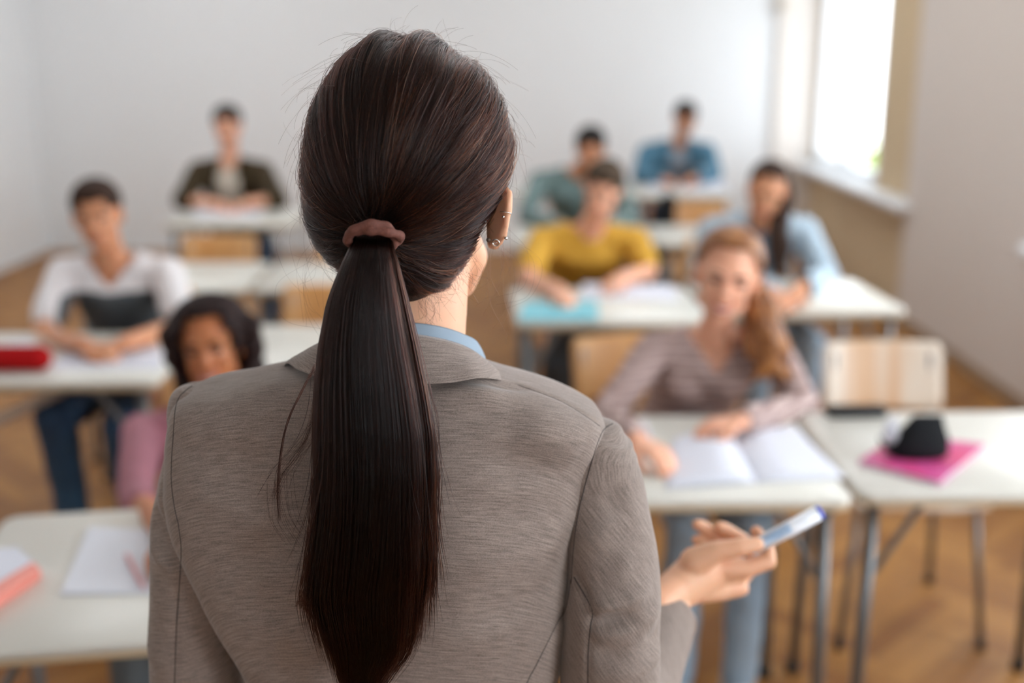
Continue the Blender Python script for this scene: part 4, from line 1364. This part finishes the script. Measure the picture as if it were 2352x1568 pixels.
ring_mesh(px(1161, 489, 1.068), .0052, .00045, (.15, .3, 1)).obj('ear_hoop', M['silver'], T)
MB().ell(px(1156, 498, 1.062), (.0012, .0012, .0012)).obj('ear_bead', M['silver'], T)
ring_mesh(px(1139, 557, 1.066), .0032, .0006, (.2, 1, .2)).obj('earring_clasp', M['silver'], T)
MB().tube([px(1130, 558, 1.070), px(1139, 557, 1.066)], .0005, 8).obj('earring_post', M['silver'], T)
MB().ell(px(1162, 547, 1.068), (.0016, .0016, .0016)).obj('ear_stud', M['silver'], T)
MB().ell(px(1122, 551, 1.073), (.0022, .0015, .0022)).obj('ear_stud', mat('ear_stud_dark', (.12, .08, .06), .4, metal=.6), T)

# trousers and shoes of the teacher (below the frame)
mb = MB()
mb.tube([V(-.10, 1.10, .80), V(-.10, 1.10, .92), V(-.10, 1.10, 1.0)], [.165, .150, .135], 24, flat=.66, side=(1, 0, 0))
for sx in (-1, 1): mb.tube([V(-.10 + sx * .08, 1.10, .84), V(-.10 + sx * .09, 1.10, .48), V(-.10 + sx * .09, 1.12, .08)], [.092, .072, .062], 18)
link('trousers', remesh(mb, 'trousers', .01, 4, mat('dark_trousers', (.03, .03, .035), .8)), T)
for sx in (-1, 1):
    s_ = MB().tube([V(-.10 + sx * .09, 1.06, .05), V(-.10 + sx * .095, 1.16, .045), V(-.10 + sx * .10, 1.27, .028)], [.038, .040, .026], 14, flat=.85)
    s_.rbox(-.10 + sx * .095, 1.15, 0, .015, .04, .14, .035, bev=.003); s_.obj('shoe', M['rubber'], T)

# ------------------------------------------------------------------ her hair
HAIR = [(84, 878, 962, 1.105, .018), (89, 858, 990, 1.104, .032), (98, 836, 1016, 1.102, .048), (117, 812, 1048, 1.10, .064), (145, 782, 1090, 1.098, .082), (195, 750, 1131, 1.095, .100), (255, 726, 1160, 1.093, .112),
        (330, 709, 1175, 1.092, .119), (400, 704, 1172, 1.092, .119), (450, 705, 1152, 1.092, .114), (500, 710, 1130, 1.092, .104), (550, 726, 1108, 1.092, .092), (590, 750, 1086, 1.095, .080),
        (630, 800, 1062, 1.10, .066), (670, 850, 1030, 1.105, .054), (700, 885, 995, 1.108, .044), (712, 900, 975, 1.108, .036)]
rings = []
for py in np.linspace(84, 712, 90):
    l, r_, yc, hd = interp(HAIR, py)
    a = px(l, py, 1.10); c_ = px(r_, py, 1.10); xm, hw = (a.x + c_.x) / 2, (c_.x - a.x) / 2
    rings.append([Vector((xm + hw * math.cos(an), yc + hd * math.sin(an), a.z)) for an in (2 * math.pi * j / 96 for j in range(96))])
hs_mb = MB().grid(rings)
hs_me = hs_mb.mesh('hair_scalp')
ms_ = remesh(hs_mb, 'shell', .005, 8)
shell = BVHTree.FromPolygons([v.co for v in ms_.vertices], [tuple(p.vertices) for p in ms_.polygons])
HCen = px(940, 370, 1.10)
TIE = px(858, 542, .985)

hair_mat = bpy.data.materials.new('hair_dark_brown'); hair_mat.use_nodes = True
nt = hair_mat.node_tree; nt.nodes.clear(); out = nt.nodes.new('ShaderNodeOutputMaterial')
ph = nt.nodes.new('ShaderNodeBsdfHairPrincipled'); ph.parametrization = 'COLOR'
ph.inputs['IOR'].default_value = 1.27; ph.inputs['Roughness'].default_value = .19; ph.inputs['Radial Roughness'].default_value = .5
hi = nt.nodes.new('ShaderNodeHairInfo')
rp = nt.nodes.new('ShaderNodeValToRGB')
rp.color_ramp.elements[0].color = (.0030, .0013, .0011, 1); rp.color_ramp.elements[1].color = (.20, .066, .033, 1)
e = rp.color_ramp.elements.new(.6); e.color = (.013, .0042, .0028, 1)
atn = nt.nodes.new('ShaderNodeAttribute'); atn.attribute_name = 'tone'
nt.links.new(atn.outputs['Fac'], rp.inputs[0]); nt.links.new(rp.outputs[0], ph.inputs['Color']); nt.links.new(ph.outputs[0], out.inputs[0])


def strands(name, arr, rad, tone, parent):
    """arr (N, K, 3)"""
    N, K = arr.shape[:2]
    hc = bpy.data.hair_curves.new(name)
    hc.add_curves([K] * N)
    hc.attributes['position'].data.foreach_set('vector', arr.reshape(-1).astype(np.float32)) if 'position' in hc.attributes else hc.points.foreach_set('position', arr.reshape(-1))
    ra = hc.attributes.get('radius') or hc.attributes.new('radius', 'FLOAT', 'POINT')
    ra.data.foreach_set('value', rad.reshape(-1).astype(np.float32))
    ta = hc.attributes.new('tone', 'FLOAT', 'CURVE'); ta.data.foreach_set('value', tone.astype(np.float32))
    hc.materials.append(hair_mat)
    return link(name, hc, parent)


# scalp cap under the strands
cap_m = mat('hair_undercoat', (.014, .007, .005), .6)
cap = ms_.copy(); cap.materials.clear(); cap.materials.append(cap_m)
displace(cap, lambda co, no: np.full(len(co), -.0045))
Ri = Rt.transposed()
delete_verts(cap, lambda co: (lambda q: (q.y < -.060 and q.z < .070) or (q.z < .02 and q.y < -.03) )(Ri @ (co - HC)))
hair = link('hair', cap, T)


def slerp(a, b, t_):
    a = a.normalized(); b = b.normalized(); d = max(-1, min(1, a.dot(b))); th = math.acos(d)
    if th < 1e-4: return a
    return (a * math.sin((1 - t_) * th) + b * math.sin(t_ * th)) / math.sin(th)


tie_dir = (TIE - HCen).normalized()
N = 36000; K = 20
tu = tie_dir.orthogonal().normalized(); tw_ = tie_dir.cross(tu)


def root_dir():
    """hairline in head space (face -Y): from the forehead over the temples behind the ears to the nape"""
    u = random.random()
    if u < .56:   # front and top
        a = random.uniform(-84, 84); el_ = random.uniform(20, 70) - abs(a) * .12
        d = Vector((math.sin(R(a)) * math.cos(R(el_)), -math.cos(R(a)) * math.cos(R(el_)), math.sin(R(el_))))
    elif u < .80:  # sides to behind the ears
        sg = random.choice((-1, 1)); a = random.uniform(75, 112); el_ = random.uniform(-24, 38)
        d = Vector((sg * math.sin(R(a)) * math.cos(R(el_)), -math.cos(R(a)) * math.cos(R(el_)), math.sin(R(el_))))
    else:         # nape, combed upward
        sg = random.choice((-1, 1)); a = random.uniform(95, 180); el_ = random.uniform(-70, -38)
        d = Vector((sg * math.sin(R(a)) * math.cos(R(el_)), -math.cos(R(a)) * math.cos(R(el_)), math.sin(R(el_))))
    return (Rt @ d).normalized()


part_a = (px(906, 80, 1.07) - HCen).normalized(); part_b = (px(868, 230, 1.0) - HCen).normalized()
part_n = part_a.cross(part_b).normalized(); part_t = (part_b - part_a).normalized()


def nz(a, b, c_=0): return noise.noise(Vector((a, b, c_)))


arr = np.zeros((N, K, 3)); tone = np.zeros(N); rad = np.zeros((N, K))
for i in range(N):
    d0_ = root_dir()
    if d0_.angle(tie_dir) > 2.95: continue
    e0 = d0_ - tie_dir * d0_.dot(tie_dir); e0.normalize()
    phi = math.atan2(e0.dot(tw_), e0.dot(tu))            # azimuth round the tie: names the lock
    cx_, cy_ = math.cos(phi), math.sin(phi)
    lay = random.random()
    stray = 1 if random.random() > .10 else 3.2
    jit = random.gauss(0, .0007) * stray
    end = (tu * random.gauss(0, .006) + tw_ * random.gauss(0, .006))
    td = ((TIE + end) - HCen).normalized()
    side_ = d0_.cross(td).normalized() if d0_.cross(td).length > 1e-3 else Vector((1, 0, 0))
    fine = nz(cx_ * 19, cy_ * 19, 3.1) * .5 + nz(cx_ * 52, cy_ * 52, 7.7) * .5
    tone[i] = min(1, max(0, .30 + 1.05 * fine + random.gauss(0, .13) + (.20 if d0_.x > .15 else -.03)))  # strands rooted on the right get a highlight put into their colour
    top_ = max(0, min(1, (d0_.z + .1) * 1.6))
    w2 = random.gauss(0, .007) * stray; phase = random.random() * 6.28
    for k_ in range(K):
        t_ = k_ / (K - 1); env = math.sin(math.pi * min(1, t_ * .97 + .03))
        d = slerp(d0_, td, t_)
        sw = .20 * top_ * nz(cx_ * 2.2 + 5, cy_ * 2.2, t_ * 1.3) + .07 * nz(cx_ * 7, cy_ * 7, t_ * 2.6 + 9)
        d = (d + side_ * (sw * env + w2 * env * math.sin(5 * t_ + phase))).normalized()
        h = shell.ray_cast(HCen, d)
        rr_ = (h[0] - HCen).length if h[0] is not None else .1
        big = nz(cx_ * 5.5, cy_ * 5.5, t_ * 1.6 + 2)
        sm_ = nz(cx_ * 15, cy_ * 15, t_ * 2.4 + 4)
        ridge = (.30 - abs(big) * 1.3) * .0105 + (.25 - abs(sm_)) * .0050
        pr_ = abs((d - part_a).dot(part_n)); al_ = (d - part_a).dot(part_t)
        if -.35 < al_ < .75: ridge += (-.0075 * math.exp(-(pr_ / .05) ** 2) + .0035 * math.exp(-((pr_ - .17) / .08) ** 2)) * (1 - max(0, al_) / .8)
        lift = ridge * (.35 + .65 * top_) * (1 - .75 * t_ ** 3) + jit - lay * .0012 - .0012
        p = HCen + d * (rr_ + lift)
        g = max(0, (t_ - .84) / .16); g = g * g * (3 - 2 * g)
        tp = TIE + end * .9 + Vector((0, .004, 0))
        arr[i, k_] = p.lerp(tp, g)
    rad[i] = .00017
    rad[i, 0] = .00009
keep = rad[:, 1] > 0
arr, rad, tone = arr[keep], rad[keep], tone[keep]
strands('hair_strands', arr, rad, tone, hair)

# ponytail
PT = [(540, 818, 898, .982, .016), (560, 806, 902, .970, .017), (600, 787, 915, .960, .019), (650, 766, 928, .954, .021), (700, 749, 940, .950, .023), (800, 731, 962, .947, .025), (900, 724, 982, .944, .026), (1000, 723, 997, .942, .026),
      (1100, 725, 1001, .942, .026), (1200, 722, 993, .942, .025), (1300, 716, 985, .943, .024), (1380, 716, 970, .944, .022), (1450, 738, 958, .945, .020), (1500, 758, 945, .946, .018), (1568, 778, 892, .948, .014), (1625, 800, 860, .95, .010), (1700, 815, 850, .95, .008)]
N = 11000; K = 22
arr = np.zeros((N, K, 3)); tone = np.zeros(N); rad = np.zeros((N, K))
cl = []
for _ in range(130):
    an = random.random() * 6.283; rr_ = math.sqrt(random.random())
    cl.append((rr_ * math.cos(an), rr_ * math.sin(an), random.random(), random.gauss(0, .09), random.random() * 6.28, random.gauss(0, 62)))
for i in range(N):
    a0, b0, tn, dr, ph_, le = cl[i % 130]
    a = a0 + random.gauss(0, .085); b = b0 + random.gauss(0, .085)
    q = math.hypot(a, b)
    if q > 1: a /= q; b /= q
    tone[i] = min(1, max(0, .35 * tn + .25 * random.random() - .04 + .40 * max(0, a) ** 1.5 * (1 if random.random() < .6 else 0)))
    py1 = min(1700, 1555 + le + random.gauss(0, 38) - 130 * abs(a) ** 2 - (60 if a > .3 else 0))
    if random.random() < .08: py1 = random.uniform(1150, 1450)
    w2 = random.gauss(0, .028); phs = random.random() * 6.28; kick = random.gauss(0, .05) + (.13 * a if random.random() < .3 else 0)
    for k_ in range(K):
        t_ = k_ / (K - 1); py = 536 + (py1 - 536) * t_
        l, r_, yc, hd = interp(PT, py)
        xm, hw = (l + r_) / 2, (r_ - l) / 2
        aa = a + dr * math.sin(2.2 * t_ + ph_) * t_ * 1.2 + w2 * math.sin(4 * t_ + phs) * t_ + kick * t_ ** 6 * 2
        bb = b + w2 * math.cos(3 * t_ + phs) * t_
        p = px(xm + hw * aa, py, yc + hd * bb)
        arr[i, k_] = p
    rad[i] = .00024; rad[i, -1] = .00005; rad[i, -2] = .00012; rad[i, -3] = .0002
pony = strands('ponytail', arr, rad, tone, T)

# loose strands: wisps beside the ponytail and flyaways round the head
wl = []; wr_ = []
K = 22


def wisp(line, n, spread, r_=.00016, Ys=None):
    for _ in range(n):
        o1 = random.gauss(0, spread)
        pts = bez([px(x + o1 * (.2 + .8 * j / (len(line) - 1)) + random.gauss(0, spread * .12), y + random.gauss(0, 4), Y_) for j, (x, y, Y_) in enumerate(line)], K)
        wl.append([tuple(p) for p in pts]); wr_.append([r_] * (K - 2) + [r_ * .7, r_ * .3])


wisp([(722, 845, .985), (690, 905, .985), (660, 970, .98), (643, 1050, .975), (638, 1130, .975), (641, 1195, .975)], 14, 2.5)
wisp([(722, 850, .985), (718, 930, .98), (700, 1000, .98), (672, 1050, .975), (640, 1095, .97), (615, 1150, .97)], 16, 16, .0001)
wisp([(725, 960, .975), (700, 1010, .97), (660, 1060, .97), (640, 1100, .97), (650, 1190, .97), (690, 1250, .97)], 14, 22, .00009)
wisp([(988, 895, .98), (1003, 950, .975), (1006, 1010, .975), (998, 1060, .97)], 6, 2.5, .00012)
wisp([(728, 1240, .965), (722, 1310, .965), (705, 1360, .965), (692, 1392, .965)], 60, 7, .00013)
wisp([(985, 1150, .965), (995, 1200, .965), (1000, 1250, .965), (985, 1290, .965)], 20, 6, .00011)
wisp([(955, 1300, .965), (965, 1370, .965), (960, 1430, .965), (950, 1470, .965)], 40, 10, .00012)
for _ in range(650):       # fine flyaways standing off the head
    d = (Rt @ Vector((random.gauss(0, 1), random.gauss(.4, 1), random.gauss(.5, .9)))).normalized()
    h = shell.ray_cast(HCen, d)
    if h[0] is None or abs(d.dot((HCen - cam.location).normalized())) > .38: continue
    tan = (tie_dir - d * tie_dir.dot(d)).normalized()
    tan = (tan + d.cross(tan) * random.gauss(0, .8)).normalized()
    p0 = h[0]; ln2 = random.uniform(.02, .07); lift = random.uniform(.05, .38)
    pts = [];
    for k_ in range(K):
        t_ = k_ / (K - 1)
        pts.append(tuple(p0 - d * .001 + tan * ln2 * t_ + d * (ln2 * lift * t_ * (1.6 - 1.2 * t_)) + d.cross(tan) * ln2 * .2 * t_ * t_))
    wl.append(pts); wr_.append([.00006] * K)
for _ in range(70):        # hairs curling on the nape
    x0 = random.uniform(960, 1090); y0 = 700 - (x0 - 960) * .95 + random.uniform(-25, 10)
    pts = bez([px(x0, y0, 1.055), px(x0 + random.gauss(8, 10), y0 + 28, 1.052), px(x0 + random.gauss(16, 18), y0 + random.uniform(20, 75), 1.055)], K)
    wl.append([tuple(p) for p in pts]); wr_.append([.00007] * K)
for _ in range(30):        # hanging by the cheek and the other side
    sx = random.random() < .5
    if sx: x0, y0 = random.uniform(1095, 1165), random.uniform(470, 600)
    else: x0, y0 = random.uniform(706, 760), random.uniform(430, 600)
    g_ = random.gauss(35 if sx else -25, 25)
    pts = bez([px(x0, y0, 1.08), px(x0 + g_, y0 + 60, 1.075), px(x0 + g_ * .8, y0 + 140, 1.07), px(x0 + random.gauss(0, 25), y0 + random.uniform(160, 240), 1.07)], K)
    wl.append([tuple(p) for p in pts]); wr_.append([.00005] * K)
strands('loose_strands', np.array(wl), np.array(wr_), np.full(len(wl), .45), T)

# hair tie: soft twisted fabric ring
tie_m = mat('hair_tie_brown', (.125, .040, .026), .8, var=.2, vscale=300, bump=.3, bscale=900)
nrm = Vector((.05, -.62, -.78)).normalized()
u = (Vector((1, 0, 0)) - nrm * nrm.x).normalized(); v_ = nrm.cross(u)
tc_ = px(857, 547, .972); mb = MB()
for s_ in (0, 1):
    pts = []
    for i in range(81):
        a = 2 * math.pi * i / 80; tw = a * 1.5 + s_ * math.pi
        rr_ = .0195 + .0026 * math.cos(tw)
        pts.append(tc_ + (u * math.cos(a) * rr_ * 1.06 + v_ * math.sin(a) * rr_ * .95) + nrm * .0030 * math.sin(tw))
    mb.tube(pts, [.0040 + .0006 * math.sin(9 * i / 80 * 6.28) for i in range(81)], 14, rnd=False)
link('hair_tie', remesh(mb, 'hair_tie', .0009, 2, tie_m), T)

for o in bpy.data.objects:
    if '_world' in o: del o['_world']
